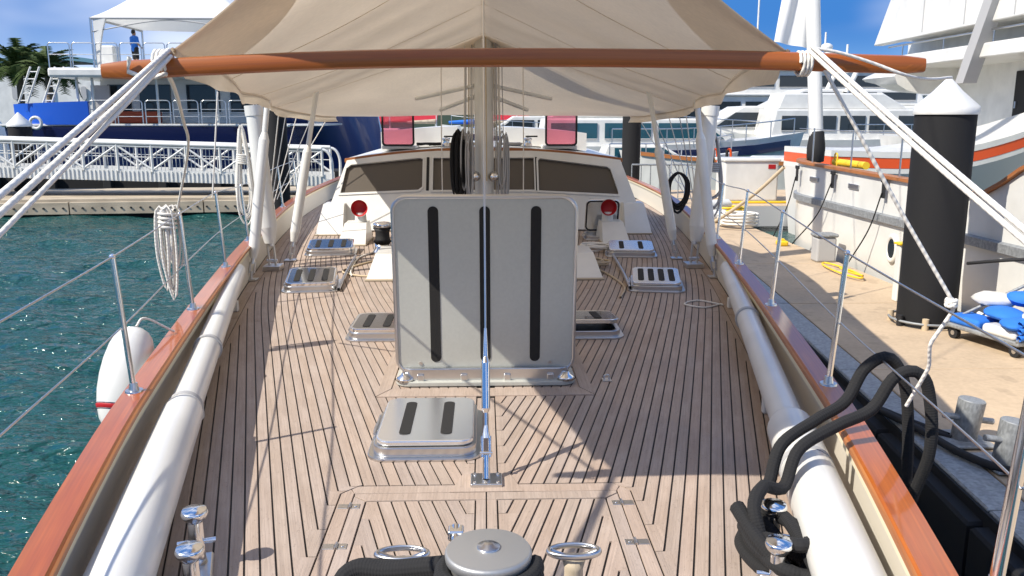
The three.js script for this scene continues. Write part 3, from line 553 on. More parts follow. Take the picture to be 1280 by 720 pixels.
{ // guys from the spar ends to the pulpit
  const L = p3(-1.06, 1.925, 2.98), R = p3(1.13, 1.945, 2.98);
  for (const [a, e, lab] of [[L, p3(-1.15, 1.24, 1.2), 'thick white awning guy, uppermost of three from the sunlit spar end'], [L.clone().add(new THREE.Vector3(0, -0.02, 0)), p3(-1.16, 1.18, 1.2), 'thick white awning guy, middle of three from the sunlit spar end'], [L.clone().add(new THREE.Vector3(0.01, -0.02, 0.01)), p3(-1.18, 1.09, 1.2), 'thin white awning guy, lowest of three from the sunlit spar end']])
    one('awning_guy', tube(sag(a, e, 0.012), lab.startsWith('thin') ? 0.0068 : 0.0088, 40, 8), M.rope, lab, 'rope');
  for (const o of [0, 0.022]) one('awning_guy', tube(sag(R.clone().add(new THREE.Vector3(0, -o, 0)), p3(1.22, 1.24 - o, 1.25), 0.012), 0.0075, 40, 8), M.rope, 'taut white awning guy, one of a pair crossing the black pile', 'rope', 'paired guys on the dock side');
  one('awning_guy', tube([R.clone(), p3(1.52, 1.36, 3.02), p3(1.72, 1.05, 3.0), p3(1.735, 1.0, 3.0), p3(1.69, 0.86, 3.05), p3(1.72, 0.75, 3.1), p3(1.7, 0.56, 3.2)], 0.0075, 70, 8, false, 0.2), M.rope, 'thin white line knotted to the lifeline with its tail hanging above the rail', 'rope');
  one('rope_knot', tube([...Array(20).keys()].map(i => p3(1.725 + 0.014 * Math.cos(i), 1.03 + 0.012 * Math.sin(i * 1.7), 3.0 + 0.02 * Math.sin(i))), 0.008, 80, 6), M.rope, 'small white knot where the thin line meets the lifeline', 'knot');
  one('awning_guy', tube([p3(1.13, 1.935, 2.955), p3(1.22, 1.92, 2.953), p3(1.34, 1.885, 2.953), p3(1.46, 1.845, 2.955), p3(1.62, 1.84, 3.1), p3(1.86, 1.86, 3.4)], 0.006, 40, 6), M.rope, 'slim pale line slanting across the dock-side spar end', 'rope');
  one('awning_guy', tube([p3(-1.18, 1.9, 2.95), p3(-1.2, 1.86, 2.96), p3(-1.13, 1.83, 2.98), p3(-1.09, 1.84, 3.05), p3(-1.45, 1.69, 4.2), p3(-1.78, 1.52, 5.2), p3(-2.1, 1.1, 5.85)], 0.008, 60, 7), M.rope, 'slack white line hanging from the sunlit spar end to the lifeline', 'rope');
}
// ------------------------------------------------------------------ shrouds, mast, deckhouse
for (const sd of [-1, 1]) {
  const side = sd < 0 ? 'sunlit water side' : 'shaded dock side';
  const shroud = (x, Z, top, r, thickTo, lab) => {
    const t = thing('shroud', lab, 'shroud');
    const a = p3(x, 0, Z), d = top.clone().sub(a).normalize(), at = q => a.clone().addScaledVector(d, q);
    mesh('chainplate', join(boxg(x, 0.012, Z, 0.14, 0.02, 0.12, 0.006), rod(at(0), at(0.1), 0.018)), M.steel, t);
    mesh('bottle_screw', join(rod(at(0.08).add(p3(-0.025, 0, 0)), at(0.2).add(p3(-0.025, 0, 0)), 0.011), rod(at(0.08).add(p3(0.025, 0, 0)), at(0.2).add(p3(0.025, 0, 0)), 0.011), rod(at(0.18), at(0.3), 0.026, 0.018)), M.steel, t);
    mesh('boot', join(rod(at(0.24), at(0.36), r * 0.62, r, 18), rod(at(0.36), at(thickTo), r, r * 0.93, 18), rod(at(thickTo), at(thickTo + 0.08), r * 0.93, r * 0.5, 18)), M.white, t);
    mesh('wire_cover', rod(at(thickTo + 0.05), at(2.35), r * 0.5, undefined, 14), M.white, t);
    mesh('wire', rod(at(2.3), top, 0.008), M.steel, t);
  };
  shroud(sd * 2.5, 8.95, p3(0, 21, 11.5), 0.058, 1.5, `white sleeved cap shroud leaning inboard in front of the thick pole, ${side}`);
  shroud(sd * 2.36, 10.2, p3(sd * 0.1, 12.5, 11.5), 0.058, 1.33, `white sleeved lower shroud behind the thick pole, ${side}`);
  const t = thing('thick_white_pole', `thick white upright pole with steel fork foot, ${side}`, 'pole');
  const b = p3(sd * 2.42, 0, 9.6), e = p3(sd * 2.54, 1.84, 9.6), d = e.clone().sub(b), at = q => b.clone().addScaledVector(d, q);
  mesh('fork', join(rod(at(0.03).add(p3(-0.035, 0, 0)), at(0.17).add(p3(-0.035, 0, 0)), 0.014), rod(at(0.03).add(p3(0.035, 0, 0)), at(0.17).add(p3(0.035, 0, 0)), 0.014), rod(at(0.06).add(p3(-0.06, 0, 0)), at(0.06).add(p3(0.06, 0, 0)), 0.016), rod(at(0.15), at(0.19), 0.05)), M.steel, t);
  mesh('base_block', boxg(sd * 2.42, 0.03, 9.6, 0.2, 0.06, 0.2, 0.01), M.steel, t);
  mesh('tube', join(rod(at(0.17), at(0.27), 0.062, 0.098, 24), rod(at(0.27), at(0.94), 0.098, 0.09, 24)), M.white, t);
  mesh('collar', join(rod(at(0.94), at(1), 0.1, 0.1, 24)), M.white, t);
  // hung rope coil
  const c = thing('rope_coil', sd < 0 ? 'long coil of white rope hung beside the sunlit thick pole' : 'coil of grey rope hung behind the shaded thick pole', 'rope coil', p3(sd * 2.72, sd < 0 ? 1.62 : 1.5, sd < 0 ? 9.7 : 10));
  for (let i = 0; i < 7; i++) { const w = rr(0.05, 0.13), l = rr(0.85, 1.15) * (sd < 0 ? 1 : 0.85), z = rr(-0.05, 0.05), x = rr(-0.02, 0.02); mesh('turn', tube([[x, 0, z], [x + w * 0.5, -l * 0.25, z], [x + w, -l * 0.8, z], [x, -l, z + 0.02], [x - w, -l * 0.8, z], [x - w * 0.5, -l * 0.25, z]].map(q => p3(...q)), 0.011, 44, 6, true), sd < 0 ? M.rope : M.grey, c); }
  const wr = []; for (let i = 0; i <= 40; i++) { const a = i / 40 * 28; wr.push(new THREE.Vector3(0.055 * Math.cos(a), -0.42 + 0.1 * i / 40, 0.05 * Math.sin(a))); } mesh('wrapping', tube(wr, 0.011, 120, 6), sd < 0 ? M.rope : M.grey, c);
}
{
  const c = thing('rope_coil', 'black rope coil hanging between the shaded shroud and the rail', 'rope coil', p3(2.62, 0.98, 11.4));
  for (let i = 0; i < 5; i++) { const w = rr(0.1, 0.16), l = rr(0.42, 0.55), z = rr(-0.04, 0.04); mesh('turn', tube([[0, 0, z], [w, -l * 0.25, z], [w * 0.9, -l * 0.75, z], [0, -l, z], [-w * 0.9, -l * 0.75, z], [-w, -l * 0.25, z]].map(q => p3(...q)), 0.018, 40, 6, true), M.blackRope, c); }
}
{ // mast with its halyards
  const t = thing('mast', 'stout white mast with halyards led down to deck in front of the deckhouse', 'mast', p3(0, 0, 11.4));
  const rings = []; for (const y of [0, 1, 2.2, 6, 22]) { const o = []; for (let k = 0; k < 28; k++) { const a = k / 28 * 6.2832; o.push(new THREE.Vector3(0.128 * Math.cos(a), y, 0.2 * Math.sin(a))); } rings.push(o.reverse()); }
  mesh('spar_tube', loft(rings), M.white, t);
  mesh('mast_step', lathe([[0, 0], [0.26, 0], [0.25, 0.05], [0.19, 0.1], [0.18, 0.16]], 28), M.white, t);
  mesh('sail_track', boxg(0, 6, 0.21, 0.035, 11.8, 0.02, 0.004), M.steel, t);
  for (const x of [-1, 1]) { mesh('winch', lathe([[0, 0], [0.07, 0], [0.05, 0.04], [0.06, 0.12], [0, 0.13]], 18).rotateX(Math.PI / 2).translate(x * 0.12, 0.95, 0.18), M.chrome, t); }
  for (const x of [-1, 1]) { mesh('boom_strut', rod(new THREE.Vector3(x * 0.12, 2.12, 0), new THREE.Vector3(x * 0.98, 1.98, -1.2), 0.028), M.white, t); mesh('boom_strut', rod(new THREE.Vector3(x * 0.12, 1.98, 0), new THREE.Vector3(x * 0.62, 1.82, -1), 0.028), M.white, t); }
  for (let i = 0; i < 17; i++) {
    const sdx = i < 8 ? -1 : 1, x = sdx * rr(0.15, 0.3), z = rr(-0.15, 0.28), m = [M.rope, M.rope, M.grey, M.tanRope, M.grey][i % 5];
    one('halyard', tube([p3(x, 0.06, 11.4 - z), p3(x * 0.95, 1.1, 11.4 - z * 0.9), p3(x * 0.8, 3, 11.4 - z * 0.8), p3(x * 0.6, 14, 11.4)], rr(0.005, 0.009), 20, 6), m, `thin halyard running up the ${sdx < 0 ? 'sunlit' : 'shaded'} side of the mast`, 'rope', sdx < 0 ? 'halyards on the sunlit mast side' : 'halyards on the shaded mast side');
  }
  one('halyard', rod(p3(0.03, 0.9, 11.1), p3(0.02, 5, 11.12), 0.009), M.tanRope, 'tan halyard running up the front face of the mast', 'rope');
  for (const [x, m, w] of [[-0.545, M.rope, 'sunlit'], [0.505, M.rope, 'shaded']]) one('flag_halyard', tube([p3(x, 0.3, 11), p3(x, 1.4, 11), p3(x * 0.98, 2.58, 11)], 0.008, 10, 6), m, `single thin line from awning to deck, ${w} side of the mast`, 'rope');
}
for (const sd of [-1, 1]) for (let i = 0; i < 5; i++) { const a = awn(0.72 + i * 0.06, sd, 0.08), z = -a.z; one('awning_tie', rod(a, p3(sd * (hb(z + 0.4) - 0.05), 0.5, z + 0.4 - i * 0.2), 0.007), i % 2 ? M.grey : M.rope, `thin tie line from the aft awning edge to the ${sd < 0 ? 'water' : 'dock'}-side rail`, 'rope', `aft awning ties on the ${sd < 0 ? 'water' : 'dock'} side`); }
{ // clutter on the deckhouse roof
  for (const [x, Z, lab] of [[-0.62, 14.1, 'small chrome roof winch beside the black rope bunch'], [0.72, 14.1, 'small chrome roof winch on the shaded side of the mast']]) { const w = thing('roof_winch', lab, 'winch', p3(x, 1.235, Z)); mesh('drum', lathe([[0, 0], [0.09, 0], [0.07, 0.03], [0.055, 0.1], [0.075, 0.13], [0.06, 0.15], [0, 0.16]], 18), M.chrome, w); mesh('handle', boxg(0.06, 0.175, 0, 0.2, 0.025, 0.03, 0.008), M.black, w); }
  for (const [x, m, lab] of [[-0.35, M.tanRope, 'tan rope flaked along the deckhouse roof edge'], [0.42, M.grey, 'grey rope flaked along the deckhouse roof edge'], [-0.9, M.black, 'black rope flaked on the deckhouse roof by the pink hatch']]) { const P = []; for (let i = 0; i <= 60; i++) { const a = i / 60 * 20; P.push(p3(x + 0.2 * Math.sin(a), 1.27 + 0.03 * Math.abs(Math.sin(a * 0.7)), 13.95 + 0.012 * i * 0.4 + 0.06 * Math.cos(a * 1.3))); } one('roof_rope', tube(P, 0.013, 160, 6), m, lab, 'rope'); }
}
{ // heaped halyard tails hung on the mast: black and grey bunches
  for (const [x, m, lab, n] of [[-0.33, M.blackRope, 'bunch of black coiled rope hung against the mast', 18], [-0.22, M.grey, 'thin bunch of grey coiled rope between mast and black coil', 5], [0.26, M.grey, 'thin bunch of grey coiled rope on the shaded side of the mast', 4]]) {
    const c = thing('rope_coil', lab, 'rope coil', p3(x, 1.52, 11.15));
    for (let i = 0; i < n; i++) { const w = rr(0.02, n > 9 ? 0.08 : 0.05), l = rr(0.7, 0.98), z = rr(-0.07, 0.07), o = rr(-0.05, 0.05), y = rr(-0.06, 0.06); mesh('turn', tube([[o, y, z], [o + w, -l * 0.25, z + 0.02], [o + w * 0.9, -l * 0.8, z], [o, -l, z], [o - w * 0.9, -l * 0.8, z], [o - w, -l * 0.25, z - 0.02]].map(q => p3(...q)), 0.012, 30, 6, true), m, c); }
  }
}
{ // deckhouse: raked front with three panes, cambered wood-edged roof
  const t = thing('deckhouse', 'white raked deckhouse with three brown screened windows and a varnished roof edge', 'deckhouse');
  const Zb = 12.93, sl = 0.65, F = (x, y, o = 0) => p3(x, y + o * 0.5, Zb + y * sl - o);
  const yt = x => 1.19 - 0.035 * x * x, bx = y => 2.49 - 0.28 * y;
  // front wall as a frame round the openings
  const outer = []; for (let i = 0; i <= 10; i++) { const x = -2.17 + i * 0.434; outer.push([x, yt(x)]); }
  const S = poly2([[-2.5, 0], [2.5, 0], ...outer.reverse()]);
  const win = [[[-2.24, 0.53], [-1.03, 0.575], [-0.97, 0.62], [-0.97, 1.045], [-1.02, 1.06], [-2.1, 0.955], [-2.17, 0.9]], [[-0.81, 0.57], [0.79, 0.57], [0.79, 1.06], [-0.81, 1.06]], [[0.85, 0.56], [2.1, 0.5], [2.1, 0.55], [2.0, 0.885], [1.95, 0.92], [0.88, 1.05], [0.85, 1.02]]];
  for (const w of win) S.holes.push(new THREE.Path(w.map(q => new THREE.Vector2(...q))));
  for (const x of [-0.89, 0.82]) { }
  const toFront = (g, o = 0) => { const P = g.attributes.position; for (let i = 0; i < P.count; i++) { const v = F(P.getX(i), P.getY(i), o + P.getZ(i)); P.setXYZ(i, v.x, v.y, v.z); } g.computeVertexNormals(); return g; };
  mesh('front_wall', toFront(new THREE.ExtrudeGeometry(S, { depth: 0.05, bevelEnabled: false })), M.white, t);
  win.forEach((w, i) => {
    const cx = w.reduce((a, q) => a + q[0], 0) / w.length, cy = w.reduce((a, q) => a + q[1], 0) / w.length;
    const o = mesh('window', toFront(new THREE.ExtrudeGeometry(poly2(w.map(q => [q[0] + (q[0] - cx) * 0.004, q[1] + (q[1] - cy) * 0.01])), { depth: 0.01, bevelEnabled: false }), 0.012), M.taupe, t);
    const fr = poly2(w.map(q => [cx + (q[0] - cx) * (i === 1 ? 1.02 : 1.035), cy + (q[1] - cy) * 1.1])); fr.holes.push(new THREE.Path(w.map(q => new THREE.Vector2(cx + (q[0] - cx) * 0.995, cy + (q[1] - cy) * 0.985))));
    mesh('frame', toFront(new THREE.ExtrudeGeometry(fr, { depth: 0.018, bevelEnabled: false }), 0.048), M.white, o);
  });
  for (const x of [-0.89, 0.815]) mesh('drain_slot', toFront(new THREE.ExtrudeGeometry(rrShape(0.045, 0.5, 0.01), { depth: 0.006, bevelEnabled: false }).translate(x, 0.82, 0), 0.05), M.black, t);
  for (const sd of [-1, 1]) { const g = loft([0, 1].map(k => [p3(sd * (2.49 + k * 0.1), 0, Zb + k * 5), p3(sd * (2.17 + k * 0.1), yt(2.17), Zb + yt(2.17) * sl + k * 5 - k * 0.6), p3(sd * (2.1 + k * 0.1), yt(2.17), Zb + yt(2.17) * sl + k * 5 - k * 0.6), p3(sd * (2.42 + k * 0.1), 0, Zb + k * 5)].map(v => v))); mesh('side_wall', g, M.white, t); }
  const rf = (x0, x1, Z0, Z1, y, th) => { const r = []; for (let i = 0; i <= 16; i++) { const x = x0 + (x1 - x0) * i / 16, yy = y - 0.035 * x * x; r.push([p3(x, yy, Z0), p3(x, yy + th, Z0), p3(x, yy + th, Z1), p3(x, yy, Z1)]); } return loft(r, true, true, 0.4); };
  mesh('roof', rf(-2.2, 2.2, 13.72, 18, 1.192, 0.05), M.white, t);
  mesh('roof_edge', rf(-2.22, 2.22, 13.64, 13.715, 1.185, 0.062), M.wood, t);
  mesh('grab_rail', join(boxg(-0.3, 0.42, 13.05, 0.5, 0.03, 0.03, 0.01), boxg(0.5, 0.42, 13.05, 0.5, 0.03, 0.03, 0.01)), M.navy, t);
  mesh('cockpit_coaming', rf(-1.75, -0.45, 14.6, 16.6, 1.26, 0.32), M.white, t);
  mesh('cockpit_coaming', rf(0.35, 1.75, 14.6, 16.6, 1.26, 0.3), M.white, t);
}
for (const [x, lab] of [[-1.42, 'pink tinted roof hatch standing open in sun beside the water-side coaming'], [1.28, 'pink tinted roof hatch standing open in shade beside the dock-side coaming']]) {
  const t = thing('roof_hatch', lab, 'roof hatch', p3(x, 1.21, 14.25), x > 0 ? 0.08 : -0.06);
  mesh('frame', extr(rrShape(0.54, 0.54, 0.06, 0.03), 0.04, 0.006).translate(0, 0.31, 0), M.black, t);
  mesh('pane', extr(rrShape(0.49, 0.49, 0.04), 0.008, 0.001).translate(0, 0.31, 0.016), M.pink, t);
  mesh('base_frame', boxg(0, 0.02, 0.25, 0.56, 0.06, 0.5, 0.02), M.white, t);
  for (const q of [-0.18, 0.18]) mesh('hinge', rod(new THREE.Vector3(q - 0.03, 0.045, 0), new THREE.Vector3(q + 0.03, 0.045, 0), 0.012), M.steel, t);
}
function wedge(name, label, x0, x1, Zf, Zt, h, back, top = 0.06, cat = 'deck box') {     // box with a long sloping face
  const rings = [[0, 0], [Zt - Zf, h], [back - Zf, h], [back - Zf, 0]].map(q => q);
  const w = (x1 - x0) / 2, cx = (x0 + x1) / 2, e = 1 - top;
  const L = rings.map(([z, y]) => [w * (y ? e : 1), y, z]);
  const sh = [L.map(q => p3(cx - q[0], q[1], Zf + q[2])), L.map(q => p3(cx + q[0], q[1], Zf + q[2]))];
  const t = thing(name, label, cat);
  mesh('box', loft(sh, true, true, 0.3), M.white, t);
  mesh('foot_trim', boxg(cx, 0.01, (Zf + back) / 2, (x1 - x0) + 0.02, 0.02, back - Zf + 0.02, 0.006), M.beige, t);
  return t;
}
for (const sd of [-1, 1]) {
  const lit = sd < 0, q = (a, b) => lit ? [-b, -a] : [a, b];
  wedge('ramp_box', lit ? 'sunlit white sloping box at the deckhouse corner next to the side deck' : 'shaded white sloping box at the deckhouse corner next to the side deck', ...q(2.1, 2.5), 12.45, 12.95, 0.42, 13.3, 0.22);
  const v = wedge('ramp_box', lit ? 'sunlit white sloping vent box carrying a red mouthed cowl' : 'shaded white sloping vent box carrying a red mouthed cowl', ...q(1.62, 2.0), 11.4, 11.85, 0.26, 12.2, 0.2, 'vent box');
  wedge('ramp_box', lit ? 'sunlit white sloping box beside the upright hatch lid' : 'shaded white sloping box beside the upright hatch lid', ...q(0.72, 1.27), 8.85, 9.35, 0.22, 9.9, 0.18);
  const c = thing('cowl_vent', lit ? 'sunlit white cowl ventilator with red mouth facing the bow' : 'shaded white cowl ventilator with dark red mouth facing the bow', 'ventilator', p3(sd * 1.76, 0.262, 12.02));
  mesh('neck', rod(new THREE.Vector3(0, 0, 0), new THREE.Vector3(0, 0.13, 0), 0.085, 0.075, 20), M.white, c);
  mesh('cowl', join(lathe([[0, -0.1], [0.06, -0.09], [0.088, -0.05], [0.1, 0.02], [0.113, 0.1], [0.12, 0.112], [0.12, 0.116], [0.117, 0.116], [0.114, 0.1]], 26).rotateX(Math.PI / 2).translate(0, 0.2, 0)), M.white, c);
  mesh('red_mouth', lathe([[0.1165, 0.112], [0.108, 0.095], [0.095, 0.05], [0.055, 0.02], [0, 0.01]], 26).rotateX(Math.PI / 2).translate(0, 0.2, 0.004), M.red, c);
}
{ // sheet winch on the sunlit side
  const t = thing('winch', 'upright chrome and black winch behind the sunlit edge of the upright lid', 'winch', p3(-1.3, 0, 10.7));
  mesh('pedestal', lathe([[0, 0], [0.14, 0], [0.13, 0.04], [0.1, 0.1], [0.1, 0.16], [0, 0.16]], 24), M.chrome, t);
  mesh('drum', lathe([[0, 0.16], [0.12, 0.16], [0.09, 0.2], [0.09, 0.3], [0.12, 0.34], [0, 0.34]], 24), M.black, t);
  mesh('self_tailer', lathe([[0, 0.34], [0.1, 0.34], [0.12, 0.36], [0.1, 0.375], [0.12, 0.39], [0.09, 0.41], [0, 0.42]], 24), M.chrome, t);
}
{ // sheets and coils lying on deck
  const wav = (pts, r, m, lab) => one('deck_rope', tube(pts.map(q => p3(q[0], q[2] || r + 0.002, q[1])), r, 60, 6), m, lab, 'rope');
  wav([[-1.2, 10.3], [-1.45, 9.9], [-1.6, 9.4], [-1.3, 9.1], [-1.0, 9.3], [-0.85, 10]], 0.011, M.tanRope, 'tan rope lying in a slack curve between the sunlit hatches');
  wav([[-1.35, 10.9], [-1.55, 10.4], [-1.52, 9.5], [-1.45, 9.1]], 0.011, M.rope, 'white rope running forward from the sunlit winch');
  for (const [x, Z, m, lab] of [[1.22, 9.7, M.tanRope, 'tan rope coiled down on deck beside the shaded ramp box'], [1.45, 10.9, M.rope, 'pale rope coiled down at the foot of the shaded vent box']]) {
    const P = []; for (let i = 0; i <= 90; i++) { const a = i / 90 * 34, r = 0.1 + 0.14 * (i / 90) + 0.02 * Math.sin(a * 1.3); P.push(p3(x + r * Math.cos(a), 0.02 + 0.06 * Math.abs(Math.sin(a * 0.37)), Z + r * Math.sin(a))); }
    one('deck_rope', tube(P, 0.012, 300, 6), m, lab, 'rope coil');
  }
  wav([[1.25, 9.6], [1.38, 9.0], [1.42, 8.4], [1.3, 7.9]], 0.011, M.tanRope, 'tan rope running forward over the shaded planks');
  wav([[2.2, 7.6], [2.0, 7.45], [1.85, 7.6], [2.02, 7.75], [2.2, 7.55]], 0.008, M.rope, 'short white lashing lying on deck by the dock-side stowed spar');
  for (const sd of [-1, 1]) one('genoa_track', tube([p3(sd * 1.46, 0.03, 8.3), p3(sd * 1.53, 0.03, 9.2), p3(sd * 1.6, 0.03, 10.4)], 0.016, 20, 6), M.steel, sd < 0 ? 'steel sheet track let into the sunlit deck beside the hatches' : 'steel sheet track let into the shaded deck beside the hatches', 'track');
}
// ------------------------------------------------------------------ left background
{ // floating pontoon
  const t = thing('floating_pontoon', 'long weathered beige floating pontoon with bolted side waler across the water', 'pontoon');
  const a = [-40, 23.2], b = [3, 27.8], dx = (b[0] - a[0]), dz = (b[1] - a[1]), L = Math.hypot(dx, dz);
  const g = new THREE.Group(); void g;
  const P = (s, o) => [a[0] + dx * s / L - dz / L * o, a[1] + dz * s / L + dx / L * o];
  mesh('deck', slab([P(0, 0.05), P(L, 0.05), P(L, 4), P(0, 4)], -0.86, 0.16, 0.02), M.beige, t);
  for (let i = 0; i < 11; i++) { const s0 = i * L / 11 + 0.02, s1 = (i + 1) * L / 11 - 0.02; mesh('waler', slab([P(s0, -0.06), P(s1, -0.06), P(s1, 0.04), P(s0, 0.04)], -1.16, 0.36, 0.015), M.beige, t); }
  mesh('float', slab([P(0, 0.1), P(L, 0.1), P(L, 3.9), P(0, 3.9)], -1.7, 0.82), M.rubber, t);
  for (let i = 0; i < 84; i++) { const c = P(L * 0.38 + i * 0.28, -0.06); mesh('bolt', rod(p3(c[0], -0.98, c[1] + 0.01), p3(c[0], -0.98, c[1] - 0.03), 0.032, 0.03, 8), M.black, t); }
}
{ // dark quay face behind the pontoon
  const q = struct('quay_wall', slab([[-45, 31], [-4, 32.5], [-4, 34], [-45, 34]], -1.6, 1.35, 0.03), M.rubber);
  for (let i = 0; i < 20; i++) mesh('timber_fender', boxg(-44 + i * 2, -0.9, 30.95 + i * 0.073, 0.3, 1.2, 0.2, 0.03), M.black, q);
}
{ // truss gangway
  const t = thing('truss_gangway', 'white aluminium truss gangway with diagonal braces sloping down to the pontoon', 'gangway');
  const A = p3(-22, 0, 27), B = p3(-5.1, 0, 27.2), yb = x => -0.11 - 0.03 * (x + 15), n = 16;
  for (const oz of [0, 1.5]) {
    const pt = (x, y) => p3(x, yb(x) + y, 27 + oz);
    const nm = oz ? 'far' : 'near'; void nm;
    mesh('top_chord', rod(pt(-22, 1.17), pt(-5.1, 1.17), 0.06, undefined, 8), M.white, t);
    mesh('top_chord', rod(pt(-22, 1.08), pt(-5.1, 1.08), 0.03, undefined, 8), M.white, t);
    mesh('bottom_chord', (() => { const g = loft([[-22, 0], [-5, 0]].map(([x]) => [pt(x, 0), pt(x, 0.36), pt(x, 0.36).add(p3(0, 0, 0.06)), pt(x, 0).add(p3(0, 0, 0.06))])); return g; })(), M.white, t);
    for (let i = 0; i <= n; i++) { const x = -22 + i * 16.9 / n; mesh('post', rod(pt(x, 0.3), pt(x, 1.17), 0.045, undefined, 6), M.white, t); }
    for (let i = 0; i < n; i++) {
      const x = -22 + i * 16.9 / n, w = 16.9 / n; const up = (i + (oz ? 1 : 0)) % 2;
      mesh('brace', rod(pt(x, up ? 0.36 : 1.1), pt(x + w, up ? 1.1 : 0.36), 0.035, undefined, 6), M.white, t);
      if (!oz) for (let k = 1; k < 9; k++) { const xx = x + w * k / 9; mesh('picket', rod(pt(xx, 0.36).add(p3(0, 0, 0.1)), pt(xx, 1.1).add(p3(0, 0, 0.1)), 0.011, undefined, 4), M.white, t); }
      if (!oz) for (let k = 0; k < 8; k++) mesh('fascia_rib', boxg(x + w * (k + 0.5) / 8, yb(x) + 0.16, 26.985, 0.035, 0.3, 0.03, 0.01), M.white, t);
    }
    mesh('mid_rail', rod(pt(-22, 0.75).add(p3(0, 0, 0.1)), pt(-5.1, 0.75).add(p3(0, 0, 0.1)), 0.014, undefined, 5), M.white, t);
    mesh('end_hoop', tube([pt(-5.3, 1.17), pt(-4.95, 1.1), pt(-4.8, 0.8), pt(-4.8, 0.3), pt(-4.85, -0.3)], 0.045, 24, 8), M.white, t);
  }
  mesh('walkway', loft([-22, -4.9].map(x => [p3(x, yb(x) + 0.05, 27.06), p3(x, yb(x) + 0.12, 27.06), p3(x, yb(x) + 0.12, 28.5), p3(x, yb(x) + 0.05, 28.5)])), M.galv, t);
}
function pile(label, x, Z, r, y0, y1, cone = r * 1.05, group) {
  const t = thing('mooring_pile', label, 'pile', p3(x, 0, Z), 0, group);
  mesh('shaft', lathe([[0, y0], [r, y0], [r, y1], [0, y1]], 32), M.rubber, t);
  mesh('cap', lathe([[r * 1.0, y1 - 0.02], [r * 1.06, y1 - 0.02], [r * 1.06, y1 + cone * 0.22], [r * 0.5, y1 + cone * 0.75], [0.02, y1 + cone * 1.25], [0, y1 + cone * 1.25]], 32), M.white, t);
  return t;
}
pile('black pile with white cone cap in front of the royal blue bulwark', -15.5, 29.2, 0.36, -3, 1.45, 0.36);
pile('black pile with white cone cap rising beyond the gangway beside the curved white tent', -17.55, 29.2, 0.36, -3, 1.4, 0.36);
pile('tall black pile behind the sunlit thick white pole', -6.2, 25.9, 0.3, -3, 1.95, 0.3);
pile('tall black pile behind the deckhouse corner beside the steel gate', 4.35, 25.2, 0.27, -3, 1.95, 0.3);
